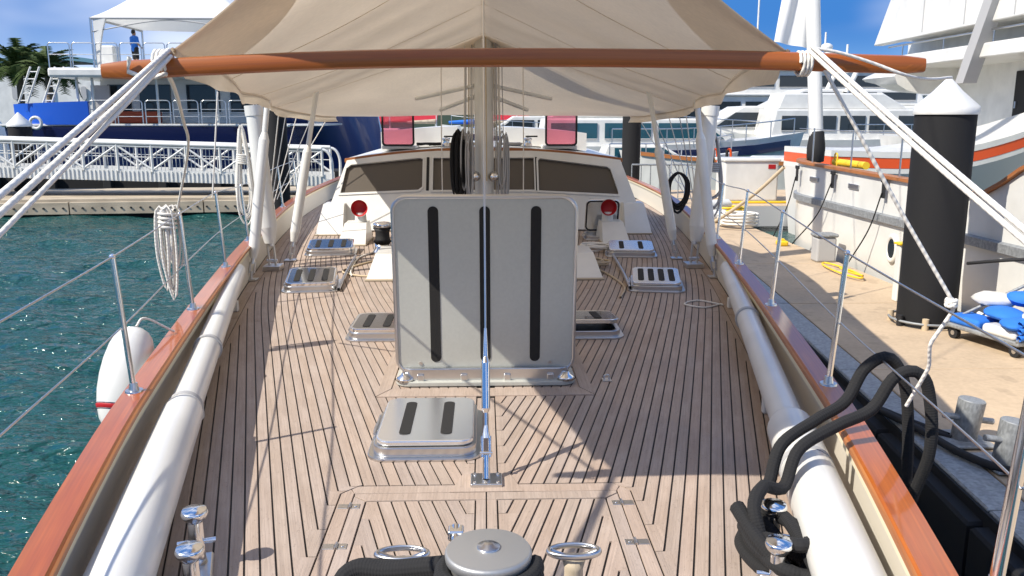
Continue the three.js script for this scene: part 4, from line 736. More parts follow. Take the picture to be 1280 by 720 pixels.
{ // big navy motor yacht with tented upper deck
  const t = thing('navy_yacht', 'navy hulled yacht with white upper deck and peaked white sun tent', 'yacht');
  const Z = 40, D = 6;
  const hull = [[-23, 0.2], [-22.4, 0.7], [-20, 1], [-14, 1], [-9, 0.9]].map(([x, k]) => [p3(x, 1.32, Z + 3 - 3 * k), p3(x, 1.32, Z + 3 + 3 * k), p3(x * 0.99, -1.6, Z + 3 + 2.6 * k), p3(x * 0.99, -1.6, Z + 3 - 2.7 * k)]);
  mesh('hull', loft(hull, true, true, 0.6), M.navy, t);
  mesh('sheer_line', rod(p3(-22.4, 1.36, Z + 0.75), p3(-9, 1.36, Z + 0.2), 0.06), M.white, t);
  const bulw = []; for (let i = 0; i <= 14; i++) { const a = i / 14; const x = -21.9 + 3.9 * a, z = Z + 1.1 * Math.pow(1 - a, 2.2); bulw.push([p3(x, 1.42, z - 0.1), p3(x, 2.35 + 0.12 * a, z - 0.16), p3(x, 2.35 + 0.12 * a, z + 0.1), p3(x, 1.42, z + 0.1)]); }
  mesh('blue_bulwark', loft(bulw, true, true, 0.6), M.royal, t);
  mesh('hawse_ring', new THREE.TorusGeometry(0.25, 0.07, 8, 20).translate(-20.4, 1.5, -Z + 0.15), M.white, t);
  mesh('main_deck', boxg(-15, 1.4, Z + 3, 15, 0.1, 5.6, 0.02), M.white, t);
  mesh('saloon_wall', boxg(-14.5, 2.5, Z + 2.6, 8, 2.1, 0.3, 0.05), M.white, t);
  for (const [x, w] of [[-17.6, 1.1], [-15.9, 1.5], [-13.6, 1.6], [-11.6, 1.4]]) { const o = mesh('window', boxg(x, 2.65, Z + 2.42, w, 1.3, 0.06, 0.03), M.glassDark, t); mesh('frame', boxg(x, 1.97, Z + 2.4, w + 0.1, 0.07, 0.1, 0.02), M.white, o); }
  mesh('door', boxg(-18.3, 2.4, Z + 2.0, 0.9, 1.7, 0.1, 0.03), M.grey, t);
  mesh('orange_locker', boxg(-16.4, 1.75, Z + 1.2, 2.2, 0.55, 0.7, 0.08), MS({ color: new THREE.Color().setRGB(0.35, 0.06, 0.02), roughness: 0.7 }), t);
  mesh('upper_deck', boxg(-14.7, 3.72, Z + 2.6, 9.6, 0.42, 6.2, 0.12), M.white, t);
  for (const x of [-18.6, -17.9, -15, -12.3]) mesh('deck_post', rod(p3(x, 1.4, Z + 0.3), p3(x, 3.6, Z + 0.3), 0.06), M.white, t);
  for (let i = 0; i < 7; i++) { const x = -18.0 + i * 1.26; mesh('rail_hoop', join(tube([[x, 1.45, Z], [x, 2.4, Z], [x + 0.12, 2.5, Z], [x + 1.0, 2.5, Z], [x + 1.12, 2.4, Z], [x + 1.12, 1.45, Z]].map(q => p3(...q)), 0.03, 40, 6, false, 0.1), rod(p3(x, 2.1, Z), p3(x + 1.12, 2.1, Z), 0.02), rod(p3(x, 1.78, Z), p3(x + 1.12, 1.78, Z), 0.02)), M.steel, t); }
  for (let i = 0; i < 8; i++) { const x = -19.4 + i * 1.05; mesh('rail_hoop', join(tube([[x, 3.9, Z - 0.4], [x, 4.9, Z - 0.4], [x + 0.1, 5.0, Z - 0.4], [x + 0.86, 5.0, Z - 0.4], [x + 0.95, 4.9, Z - 0.4], [x + 0.95, 3.9, Z - 0.4]].map(q => p3(...q)), 0.026, 40, 6, false, 0.1), rod(p3(x, 4.5, Z - 0.4), p3(x + 0.95, 4.5, Z - 0.4), 0.018)), M.steel, t); }
  // ladders
  for (const x of [-20.6, -19.5]) { mesh('ladder', join(rod(p3(x - 0.7, 2.4, Z + 0.3), p3(x, 4.0, Z + 0.3), 0.045), rod(p3(x - 0.3, 2.4, Z + 0.3), p3(x + 0.4, 4.0, Z + 0.3), 0.045), ...[0, 1, 2, 3, 4].map(k => rod(p3(x - 0.7 + 0.14 * k, 2.5 + 0.32 * k, Z + 0.3), p3(x - 0.3 + 0.14 * k, 2.5 + 0.32 * k, Z + 0.3), 0.03))), M.white, t); }
  // sun tent: two peaked bays with hanging corners
  for (let b = 0; b < 2; b++) {
    const x0 = -17.5 + b * 7, x1 = x0 + 7, z0 = Z - 0.2, z1 = Z + 5.6; const P = [], I = [], n = 24;
    for (let i = 0; i <= n; i++) for (let k = 0; k <= n; k++) { const u = i / n, v = k / n, e = Math.max(Math.abs(u - 0.5), Math.abs(v - 0.5)) * 2; const y = 6.12 + 2.9 * Math.pow(1 - e, 1.2) - 0.25 * Math.sin(Math.PI * u) * (v < 0.02 || v > 0.98 ? 0.3 : 0); P.push(x0 + (x1 - x0) * u, y, -(z0 + (z1 - z0) * v)); if (i && k) { const m = n + 1, a = i * m + k; I.push(a - m - 1, a - m, a, a - m - 1, a, a - 1); } }
    const g = new THREE.BufferGeometry(); g.setAttribute('position', new THREE.Float32BufferAttribute(P, 3)); g.setIndex(I); g.computeVertexNormals(); mesh('tent_roof', clean(g), M.tent, t);
    mesh('tent_beam', join(rod(p3(x0, 6.08, z0), p3(x1, 6.08, z0), 0.05), rod(p3(x0, 6.08, z0), p3(x0, 6.08, z1), 0.05), tube([p3(x0, 5.5, z0), p3(x0 + 3.5, 6.0, z0), p3(x1, 5.5, z0)], 0.03, 20, 5)), M.grey, t);
    for (const [x, z] of [[x0, z0], [x1, z0], [x0, z1], [x1, z1]]) mesh('tent_pole', rod(p3(x, 3.9, z), p3(x, 6.1, z), 0.05), M.steel, t);
    for (const x of [x0 + 0.1, x1 - 0.35]) { const C = []; for (let q = 0; q <= 10; q++) { const y = 6.05 - q * 0.2, w = 0.18 + 0.4 * Math.pow(1 - q / 10, 2); C.push([p3(x, y, z0), p3(x + w, y, z0 - 0.05), p3(x + w, y, z0 + 0.1), p3(x, y, z0 + 0.12)]); } mesh('tent_curtain', loft(C, true, true, 0.5), M.tent, t); }
  }
  mesh('upper_wall', boxg(-12.2, 4.9, Z + 4, 4, 2.0, 0.2, 0.05), M.white, t);
  mesh('console', boxg(-18, 4.5, Z + 2.5, 0.9, 1.2, 0.8, 0.1), M.white, t);
}
{ // taller blue hull beyond, bow towards us
  const t = thing('blue_yacht', 'tall blue yacht hull sunlit behind the end of the gangway', 'yacht');
  const Z = 46; mesh('hull', loft([[-14, 0.9], [-10, 1], [-8.2, 0.9], [-6.8, 0.55], [-6.0, 0.1]].map(([x, k]) => [p3(x, 1.95, Z + 3 - 3 * k), p3(x, 1.95, Z + 3 + 3 * k), p3(x + 0.6, -1.7, Z + 3 + 2.2 * k), p3(x + 0.6, -1.7, Z + 3 - 2.2 * k)]), true, true, 0.6), M.blueHull, t);
  mesh('superstructure', boxg(-10, 2.8, Z + 3, 5, 1.7, 3.4, 0.3), M.white, t);
  for (let i = 0; i < 3; i++) mesh('window', boxg(-11.6 + i * 1.6, 2.9, Z + 1.28, 1.2, 0.7, 0.06, 0.03), M.glassDark, t);
  mesh('rail', join(rod(p3(-9, 2.7, Z + 0.2), p3(-6.0, 2.7, Z + 2.6), 0.03), ...[0, 1, 2, 3, 4].map(k => rod(p3(-9 + k * 0.74, 1.9, Z + 0.2 + k * 0.6), p3(-9 + k * 0.74, 2.7, Z + 0.2 + k * 0.6), 0.025))), M.steel, t);
  mesh('fender_board', boxg(-8.9, 1.55, Z - 0.2, 0.8, 0.35, 0.2, 0.06), M.white, t);
}
// crew member on the upper deck, standing with the back to us
{
  const t = thing('person', 'person in a blue shirt and dark shorts standing under the white tent', 'person', p3(-16.2, 3.94, 41.2), 2.6);
  const sk = (bones, mat, name, parent, res = 44) => {
    const mc = new MarchingCubes(res, mat, false, false, 60000); mc.isolation = 0;
    const S = 2.0, f = mc.field, n = res;
    for (let k = 0; k < n; k++) for (let j = 0; j < n; j++) for (let i = 0; i < n; i++) {
      const x = (i - n / 2) / (n / 2) * S / 2, y = (j - n / 2) / (n / 2) * S / 2 + 0.9, z = (k - n / 2) / (n / 2) * S / 2;
      let D = 9; for (const [a, b, r1, r2] of bones) {
        const ab = [b[0] - a[0], b[1] - a[1], b[2] - a[2]], ap = [x - a[0], y - a[1], z - a[2]], l = ab[0] ** 2 + ab[1] ** 2 + ab[2] ** 2 || 1e-6;
        const q = Math.max(0, Math.min(1, (ap[0] * ab[0] + ap[1] * ab[1] + ap[2] * ab[2]) / l)); const d = Math.hypot(ap[0] - ab[0] * q, ap[1] - ab[1] * q, ap[2] - ab[2] * q) - (r1 + (r2 - r1) * q);
        const h = Math.max(0, 0.06 - Math.abs(D - d)) / 0.06; D = Math.min(D, d) - h * h * 0.015;
      } f[k * n * n + j * n + i] = -D;
    }
    mc.update(); const c = mc.count, g = new THREE.BufferGeometry();
    g.setAttribute('position', new THREE.BufferAttribute(mc.positionArray.slice(0, c * 3), 3)); g.setAttribute('normal', new THREE.BufferAttribute(mc.normalArray.slice(0, c * 3), 3));
    g.scale(S / 2, S / 2, S / 2); g.translate(0, 0.9, 0); g.computeVertexNormals(); return mesh(name, clean(g), mat, parent);
  };
  const arm = s => [[[s * 0.18, 1.42, 0], [s * 0.25, 1.14, 0.02], 0.05, 0.042], [[s * 0.25, 1.14, 0.02], [s * 0.16, 0.98, 0.24], 0.042, 0.032], [[s * 0.16, 0.98, 0.24], [s * 0.13, 0.98, 0.32], 0.036, 0.022]];
  const leg = s => [[[s * 0.09, 0.9, 0], [s * 0.1, 0.5, 0.02], 0.085, 0.058], [[s * 0.1, 0.5, 0.02], [s * 0.1, 0.08, -0.02], 0.056, 0.036], [[s * 0.1, 0.05, -0.03], [s * 0.11, 0.035, 0.14], 0.04, 0.03]];
  const torso = [[[0, 0.92, 0], [0, 1.2, 0], 0.13, 0.13], [[0, 1.2, 0], [0, 1.38, 0], 0.14, 0.13], [[-0.12, 1.4, 0], [0.12, 1.4, 0], 0.085, 0.085]];
  sk([...torso, ...arm(1), ...arm(-1), ...leg(1), ...leg(-1), [[0, 1.42, 0], [0, 1.54, 0.01], 0.055, 0.05], [[0, 1.6, 0.01], [0, 1.68, 0], 0.078, 0.088], [[0, 1.61, 0.09], [0, 1.62, 0.1], 0.016, 0.016]], M.skin, 'body', t, 64);
  sk(torso.map(q => [q[0], q[1], q[2] + 0.022, q[3] + 0.022]).concat([1, -1].map(s => [[s * 0.18, 1.41, 0], [s * 0.235, 1.2, 0.015], 0.075, 0.068])), M.blueCover, 'shirt', t);
  sk([1, -1].map(s => [[s * 0.08, 0.93, 0], [s * 0.1, 0.52, 0.02], 0.115, 0.09]), M.black, 'shorts', t);
  sk([[[0, 1.66, -0.02], [0, 1.71, -0.01], 0.09, 0.092]], M.black, 'hair', t);
}
// palms behind
function palm(label, x, Z, h, sc) {
  const t = thing('palm_tree', label, 'palm', p3(x, -0.3, Z), rr(0, 6), 'palms behind the navy yacht');
  mesh('trunk', tube([[0, 0, 0], [0.1, h * 0.5, 0.05], [0.05, h, 0]].map(q => p3(...q)), 0.24, 20, 10), M.bark, t);
  const G = [0, 1, 2].map(v => {
    const P = [], L = 3.1 * sc, q = s => [s * L, 0.75 * Math.sin(s * 2.2) * sc - (0.45 + v * 0.35) * s * s * s * sc * 1.3];
    for (let i = 0; i < 34; i++) { const s = 0.12 + 0.88 * i / 34, [a, b] = q(s); const l = (0.75 - 0.35 * Math.abs(s - 0.4)) * sc * (0.85 + 0.3 * rnd()); for (const sd of [-1, 1]) { const tip = [a + 0.3 * l + rr(-0.05, 0.05), b - 0.42 * l * (0.6 + 0.7 * rnd()), sd * l]; P.push(a - 0.04, b, 0, a + 0.06, b, 0, ...tip); P.push(a + 0.01, b + 0.02, 0, a + 0.01, b - 0.06, 0, ...tip); } }
    for (let i = 0; i < 12; i++) { const [a, b] = q(i / 12), [c, d] = q((i + 1) / 12); for (const w of [[0, 0.03], [0.03, 0]]) P.push(a, b + w[0], -w[1], c, d, 0, a, b - w[0], w[1]); }
    const g = new THREE.BufferGeometry(); g.setAttribute('position', new THREE.Float32BufferAttribute(P, 3)); g.computeVertexNormals(); return g;
  });
  const cr = new THREE.Group(); cr.name = 'crown'; t.add(cr); cr.position.set(0.05, h, 0);
  for (let i = 0; i < 36; i++) { const f = new THREE.Mesh(G[i % 3], M.frond); f.name = 'frond'; f.rotation.set(0, i * 2.4 + rr(-0.2, 0.2), rr(-0.5, 1.15), 'YXZ'); cr.add(f); }
}
palm('green feather palm standing at the edge of the marina basin', -33.5, 64, 5.2, 0.85);
palm('green feather palm standing beside the tall ladder of the navy yacht', -30.5, 62, 4.9, 0.75);
{ // white event tent behind the palms and a round white tank shape
  const t = thing('white_marquee', 'wide white marquee with teal curved roof behind the palms', 'marquee');
  const r = []; for (let i = 0; i <= 20; i++) { const a = i / 20, x = -47 + 17 * a, y = 5.6 + 1.2 * Math.sin(Math.PI * a); r.push([p3(x, y, 78), p3(x, y + 0.35, 78), p3(x, y + 0.35, 86), p3(x, y, 86)]); }
  mesh('roof', loft(r, true, true, 0.5), MS({ color: new THREE.Color().setRGB(0.12, 0.26, 0.33), roughness: 0.5 }), t);
  mesh('wall', boxg(-38.5, 2.3, 82, 16.5, 6.9, 7.5, 0.3), M.white, t);
  for (let i = 0; i < 5; i++) mesh('arch_window', extr(rrShape(0.5, 1.2, 0.24), 0.1, 0.02).translate(-44.5 + i * 3, 3.9, -78.15), M.grey, t);
  const d = thing('round_tent', 'round white inflatable tent at the water edge beside the blue bulwark', 'tent', p3(-29.6, -1.3, 48));
  mesh('shell', new THREE.SphereGeometry(3.6, 32, 16, 0, 6.2832, 0, Math.PI / 2).scale(1, 1.22, 1), M.tent, d);
  mesh('base_ring', new THREE.TorusGeometry(3.6, 0.15, 8, 40).rotateX(Math.PI / 2).translate(0, 0.1, 0), M.white, d);
}
// ------------------------------------------------------------------ right background
pile('thick black dock pile with a white cone cap standing through the finger dock', 4.93, 9.05, 0.305, -3, 1.76, 0.29);
{
  const t = thing('pile_guide', 'steel roller hoop with tan rollers round the thick dock pile foot', 'pile guide');
  mesh('hoop', new THREE.TorusGeometry(0.38, 0.014, 8, 32).rotateX(Math.PI / 2).translate(4.93, -0.49, -9.05), M.galv, t);
  for (let i = 0; i < 8; i++) { const a = i / 8 * 6.2832 + 0.3; mesh('roller', rod(p3(4.93 + 0.36 * Math.cos(a), -0.55, 9.05 + 0.36 * Math.sin(a)), p3(4.93 + 0.36 * Math.cos(a), -0.43, 9.05 + 0.36 * Math.sin(a)), 0.035), i % 2 ? M.tanRope : M.black, t); }
}
{ // white yacht berthed on the other side of the finger dock
  const t = thing('berthed_white_yacht', 'white hulled yacht with varnished rail berthed along the finger dock', 'yacht');
  const top = curveTable([[2, 1.5], [7, 1.35], [8.6, 1.25], [9.6, 0.82], [11, 0.84], [16, 0.9]]);
  const wdt = Z => sstep(16.6, 13, Z) * 2.6 + 0.05;
  const zz = Zs(2, 16.4, 0.3);
  const ring = (Z, pr) => pr.map(q => p3(5.75 + q[0] + (Z > 15 ? (Z - 15) ** 2 * 0.22 : 0), q[1], Z));
  mesh('hull', loft(zz.map(Z => ring(Z, [[0.12, -1.6], [0.0, -0.2], [0, top(Z)], [0.09, top(Z)], [0.09, 0.45], [wdt(Z) + 0.2, 0.45], [wdt(Z) + 0.2, -1.6]])), true, true, 0.5), M.white, t);
  mesh('cap_rail', loft(zz.map(Z => ring(Z, [[-0.05, top(Z) + 0.005], [0.14, top(Z) + 0.005], [0.14, top(Z) + 0.05], [-0.05, top(Z) + 0.05]])), true, true, 0.5), M.wood, t);
  mesh('rub_rail', loft(zz.map(Z => ring(Z, [[-0.06, 0.24], [0.01, 0.22], [0.01, 0.36], [-0.06, 0.34]])), true, true, 0.5), M.galv, t);
  mesh('deck', loft(zz.map(Z => ring(Z, [[0.1, 0.455], [wdt(Z) + 0.15, 0.455], [wdt(Z) + 0.15, 0.465], [0.1, 0.465]]))), M.beige, t);
  for (const Z of [15.3, 13.7, 11.9]) { const o = mesh('fairlead', join(boxg(5.69, 0.72, Z, 0.02, 0.28, 0.1, 0.01), boxg(5.69, 0.83, Z, 0.03, 0.06, 0.16, 0.01)), M.black, t); void o; }
  for (const Z of [14.6, 13.0]) mesh('hawse_plate', boxg(5.735, 0.66, Z, 0.02, 0.08, 0.36, 0.008), M.steel, t);
  for (const [Z, y] of [[11.6, -0.1], [8.05, -0.05]]) { const o = mesh('porthole', new THREE.TorusGeometry(0.13, 0.03, 10, 24).scale(1, 1.3, 1).rotateY(Math.PI / 2).translate(5.74, y, -Z), M.white, t); mesh('pane', new THREE.CylinderGeometry(0.125, 0.125, 0.02, 24).rotateZ(Math.PI / 2).scale(1, 1.3, 1).translate(5.735, y, -Z), M.glassDark, o); }
  for (const Z of [14.9, 13.3, 11.7]) mesh('stanchion', rod(p3(5.8, top(Z), Z), p3(5.8, top(Z) + 0.65, Z), 0.013), M.steel, t);
  mesh('lifeline', rod(p3(5.8, 1.52, 15.6), p3(5.8, 1.48, 10.5), 0.006), M.steel, t);
  mesh('deck_pipe', join(rod(p3(6.0, 0.97, 13.2), p3(6.0, 0.97, 14.4), 0.06, undefined, 14), tube([p3(5.95, 0.92, 14.3), p3(5.95, 1.1, 14.3), p3(5.95, 1.1, 14.2), p3(5.95, 0.92, 14.2)], 0.015, 20, 6)), M.yellow, t);
  // furled headsail on its stay, boot over the drum
  mesh('furled_sail', join(rod(p3(6.35, 1.35, 16.2), p3(6.2, 12, 18.5), 0.13, 0.16, 18)), M.white, t);
  mesh('drum_boot', lathe([[0.06, 0.8], [0.16, 0.84], [0.17, 1.1], [0.13, 1.4], [0.1, 1.42], [0, 1.42]], 20).translate(6.36, 0.05, -16.2), M.black, t);
  { const P = [], I = [], n = 14; for (let i = 0; i <= n; i++) for (let k = 0; k <= n; k++) { const a = i / n, b = k / n, w = 0.66 * (1 - a * 0.97); P.push(6.33 - w * b, 3.05 + 3.2 * a + 0.12 * b * (1 - a), -16.95 - 0.5 * a + 0.05 * Math.sin(b * 9 + a * 5)); if (i && k) { const m = n + 1, q = i * m + k; I.push(q - m - 1, q - m, q, q - m - 1, q, q - 1); } }
    const g = new THREE.BufferGeometry(); g.setAttribute('position', new THREE.Float32BufferAttribute(P, 3)); g.setIndex(I); g.computeVertexNormals(); mesh('loose_leech', clean(g), M.tent, t); }
}
for (const [Z, o] of [[15.3, 0.5], [13.7, 1.1], [11.9, 0.6]]) one('mooring_line', tube([p3(5.67, 0.66, Z), p3(5.6, 0.1, Z + o * 0.3), p3(5.5, -0.5, Z + o)], 0.011, 16, 6), M.blackRope, 'slim dark mooring line dropping from the berthed white yacht to the dock', 'rope', 'mooring lines of the berthed yacht');
one('mooring_line', tube([p3(5.66, 0.8, 15.9), p3(5.3, 0.3, 16.3), p3(4.9, -0.2, 16.9), p3(4.6, -0.52, 17.4)], 0.035, 24, 8), M.tanRope, 'thick tan mooring line sagging from the white yacht stem to the dock', 'rope');
one('mooring_line', tube([p3(5.7, 0.34, 8.1), p3(5.4, 0.25, 8.5), p3(5.22, 0.16, 8.85)], 0.018, 16, 6), M.black, 'black line from the berthed yacht to the thick dock pile', 'rope');
{ const t = thing('fender', 'slim black fender pole with ring hung on the berthed white yacht', 'fender'); mesh('pole', rod(p3(5.6, -0.5, 8.15), p3(5.64, 0.36, 8.15), 0.022), M.black, t); mesh('ring', new THREE.TorusGeometry(0.06, 0.025, 8, 16).rotateX(1.2).translate(5.62, 0.4, -8.15), M.black, t); }
{ const t = thing('power_pedestal', 'grey dock power pedestal at the foot of the berthed white yacht', 'pedestal', p3(5.42, DOCK, 13.2)); mesh('cabinet', boxg(0, 0.2, 0, 0.32, 0.4, 0.26, 0.04), M.grey, t); mesh('lid', boxg(0, 0.43, 0, 0.36, 0.06, 0.3, 0.03), M.galv, t); mesh('socket', boxg(-0.03, 0.24, 0.135, 0.14, 0.1, 0.03, 0.015), M.black, t); }
{ const t = thing('marker_post', 'slim white post with dark slot standing beside the thick dock pile', 'post', p3(5.2, DOCK, 10.2)); mesh('post', boxg(0, 0.36, 0, 0.16, 0.72, 0.12, 0.02), M.white, t); mesh('slot', boxg(0, 0.36, -0.065, 0.05, 0.42, 0.02, 0.01), M.black, t); mesh('cap', boxg(0, 0.73, 0, 0.2, 0.03, 0.16, 0.01), M.yellow, t); }
{ const P = []; for (let i = 0; i <= 50; i++) { const a = i / 50 * 11, r = 0.12 + 0.08 * Math.sin(a * 0.6); P.push(p3(5.32 + r * Math.cos(a) * 0.8, DOCK + 0.03 + i * 0.001, 12.1 + r * 4 * Math.sin(a))); } one('hose', tube(P, 0.014, 160, 6), M.yellow, 'yellow water hose coiled on the dock below the berthed yacht', 'hose'); }
one('dock_cone', join(boxg(5.35, DOCK + 0.05, 14.9, 0.18, 0.1, 0.22, 0.04), boxg(5.35, DOCK + 0.11, 14.9, 0.08, 0.04, 0.1, 0.015)), M.yellow, 'small yellow box on the dock under the white yacht stem', 'box');
{ // twin galvanised bollard on the dock edge
  for (const [x, Z, i] of [[3.38, 5.55, 0], [3.42, 5.12, 1]]) {
    const t = thing('dock_bollard', i ? 'galvanised dock bollard with the broad plate at its foot' : 'galvanised dock bollard next to the rope ends', 'bollard', p3(x, -0.54, Z), 0, 'twin bollards on the dock edge');
    mesh('post', lathe([[0, 0], [0.085, 0], [0.09, 0.3], [0.082, 0.31], [0, 0.31]], 24).rotateZ(-0.12), M.galv, t);
    mesh('horn', rod(new THREE.Vector3(-0.17, 0.2, 0.02), new THREE.Vector3(0.2, 0.14, 0), 0.022), M.galv, t);
    mesh('foot', boxg(0, 0.012, 0, 0.3, 0.02, 0.34, 0.008), M.galv, t);
  }
  one('dock_plate', join(boxg(3.62, -0.45, 4.85, 0.3, 0.02, 0.12, 0.008).rotateZ(0), boxg(3.5, -0.5, 4.85, 0.03, 0.1, 0.1, 0.01)), M.galv, 'flat galvanised plate jutting from the dock edge next to the bollards', 'plate');
  for (const [a, b, c] of [[0, 'thick black hose curving along the galvanised dock edge', 0.028], [1, 'short black rope end lying on the dock beside the hose', 0.024], [2, 'second black rope end lying on the dock beside the hose', 0.018]])
    one('dock_rope', tube(a === 0 ? [p3(3.0, -0.5, 6.2), p3(3.12, -0.5, 5.7), p3(3.2, -0.51, 5.25), p3(3.32, -0.5, 4.95), p3(3.5, -0.48, 4.88)] : [p3(3.02, -0.5, 6.3 - a * 0.1), p3(3.14, -0.5, 5.95 - a * 0.1), p3(3.3, -0.52, 5.65 - a * 0.05)], c, 30, 7), M.black, b, a ? 'rope' : 'hose');
}
function crumple(g, s) { const P = g.attributes.position; for (let i = 0; i < P.count; i++) { const a = P.getX(i), b = P.getY(i), c = P.getZ(i), k = 0.8 + 0.5 * fbm((a + c * 0.7) * 0.5 + 0.5, (b + c * 0.5) * 0.5 + 0.5 + s, 5, 5, 3, 33); P.setXYZ(i, a * k, b * k, c * k); } return toCreasedNormals(g, 0.5); }
{ // dock trolley with blue pads
  const t = thing('dock_trolley', 'steel tube dock trolley with blue and white padded base on small wheels', 'trolley', p3(5.28, DOCK, 8.1), 0.25);
  mesh('deck', boxg(0, 0.14, 0, 0.72, 0.05, 0.9, 0.02), M.galv, t);
  for (const [x, z, w] of [[-0.2, 0.25, 0.3], [0.15, 0.25, 0.3], [-0.2, -0.2, 0.32], [0.18, -0.22, 0.3]]) mesh('pad', boxg(x, 0.21, z, w, 0.1, 0.4, 0.04), (x < 0) === (z > 0) ? M.blueCover : M.white, t);
  for (const [x, y, z, w, h, m] of [[-0.22, 0.3, 0.3, 0.26, 0.14, 1], [0.02, 0.34, 0.32, 0.24, 0.16, 0], [0.22, 0.38, 0.28, 0.24, 0.2, 1], [-0.1, 0.34, 0.02, 0.3, 0.16, 1], [0.2, 0.46, 0.0, 0.26, 0.2, 1], [0.05, 0.42, -0.25, 0.3, 0.18, 0]]) mesh('pad', crumple(new THREE.IcosahedronGeometry(0.5, 3), x).scale(w * 1.15, h * 0.8, w * 1.5).rotateY(x * 5).translate(x, y, z), m ? M.blueCover : M.white, t);
  for (let i = 0; i < 3; i++) mesh('blue_net', tube([[-0.36, 0.2 + 0.07 * i, 0.45], [-0.1, 0.26 + 0.09 * i, 0.46], [0.2, 0.22 + 0.1 * i, 0.46], [0.36, 0.27 + 0.1 * i, 0.3]].map(q => new THREE.Vector3(...q)), 0.03, 24, 7), M.blueCover, t);
  for (const x of [-0.3, 0.3]) for (const z of [-0.38, 0.38]) { const w = mesh('wheel', new THREE.CylinderGeometry(0.06, 0.06, 0.05, 18).rotateZ(Math.PI / 2).translate(x, 0.06, z), M.black, t); mesh('hub', new THREE.CylinderGeometry(0.025, 0.025, 0.056, 12).rotateZ(Math.PI / 2).translate(x, 0.06, z), M.steel, w); }
  for (const [a, b] of [[[-0.36, 0.16, 0.44], [0.36, 0.62, -0.1]], [[-0.1, 0.16, 0.44], [0.4, 0.5, 0.1]], [[0.36, 0.16, 0.44], [0.36, 0.7, 0.3]], [[0.36, 0.62, -0.1], [0.36, 0.7, 0.3]], [[-0.36, 0.16, -0.44], [0.36, 0.62, -0.1]]]) mesh('frame_tube', rod(new THREE.Vector3(...a), new THREE.Vector3(...b), 0.016), M.galv, t);
  mesh('handle', boxg(0.2, 0.66, -0.3, 0.34, 0.05, 0.06, 0.015), M.white, t);
}
{ // dock box and clutter on the cross dock
  const t = thing('dock_box', 'large white fibreglass dock locker standing on the cross dock', 'locker', p3(7.35, DOCK, 23.6));
  mesh('body', boxg(0, 0.55, 0, 1.5, 1.1, 0.9, 0.06), M.white, t); mesh('lid', boxg(0, 1.13, 0, 1.58, 0.1, 0.98, 0.04), M.white, t);
  for (const x of [-0.5, 0, 0.5]) mesh('latch', boxg(x, 1.06, -0.47 + 0.94, 0.1, 0.05, 0.03, 0.01), M.steel, t);
  mesh('sticker', boxg(0.55, 0.95, -0.456, 0.2, 0.12, 0.01, 0.002), M.red, t);
  for (let i = 0; i < 3; i++) { const f = thing('boat_fender', 'long white cylindrical fender lying on the dock by the rope heap', 'fender', p3(4.9 + i * 0.12, DOCK + 0.14 + (i === 2 ? 0.2 : 0), 18.3 + i * 0.2), 0.3 + i * 0.1, 'fenders lying on the dock'); mesh('body', lathe([[0, -0.5], [0.06, -0.48], [0.13, -0.38], [0.13, 0.38], [0.06, 0.48], [0, 0.5]], 20).rotateZ(Math.PI / 2), M.white, f); mesh('end', lathe([[0, 0.42], [0.1, 0.44], [0.07, 0.5], [0, 0.52]], 16).rotateZ(Math.PI / 2), M.blueCover, f); }
  for (const [x, Z, m, lab, rr0] of [[5.35, 17.6, M.rope, 'heap of white rope coiled on the dock by the cylindrical fenders', 0.42], [5.5, 18.9, M.yellow, 'heap of yellow hose coiled on the dock behind the white rope', 0.36]]) { const P = []; for (let i = 0; i <= 120; i++) { const a = i / 120 * 50, r = rr0 * (0.55 + 0.45 * Math.abs(Math.sin(i * 0.31))); P.push(p3(x + r * Math.cos(a), DOCK + 0.04 + i * 0.0022, Z + r * Math.sin(a))); } one('rope_heap', tube(P, 0.024, 420, 6), m, lab, 'rope coil'); }
}
{ // gate railing at the head of the dock
  const t = thing('dock_gate', 'galvanised tube gate railing on the cross dock beyond the deckhouse', 'railing', p3(4.9, DOCK, 22.4));
  mesh('top_rail', rod(new THREE.Vector3(-1, 1.05, 0), new THREE.Vector3(1, 1.05, 0), 0.025), M.galv, t); mesh('bottom_rail', rod(new THREE.Vector3(-1, 0.15, 0), new THREE.Vector3(1, 0.15, 0), 0.02), M.galv, t);
  for (let i = 0; i <= 8; i++) mesh('bar', rod(new THREE.Vector3(-1 + i * 0.25, 0, 0), new THREE.Vector3(-1 + i * 0.25, 1.05, 0), 0.015), M.galv, t);
}
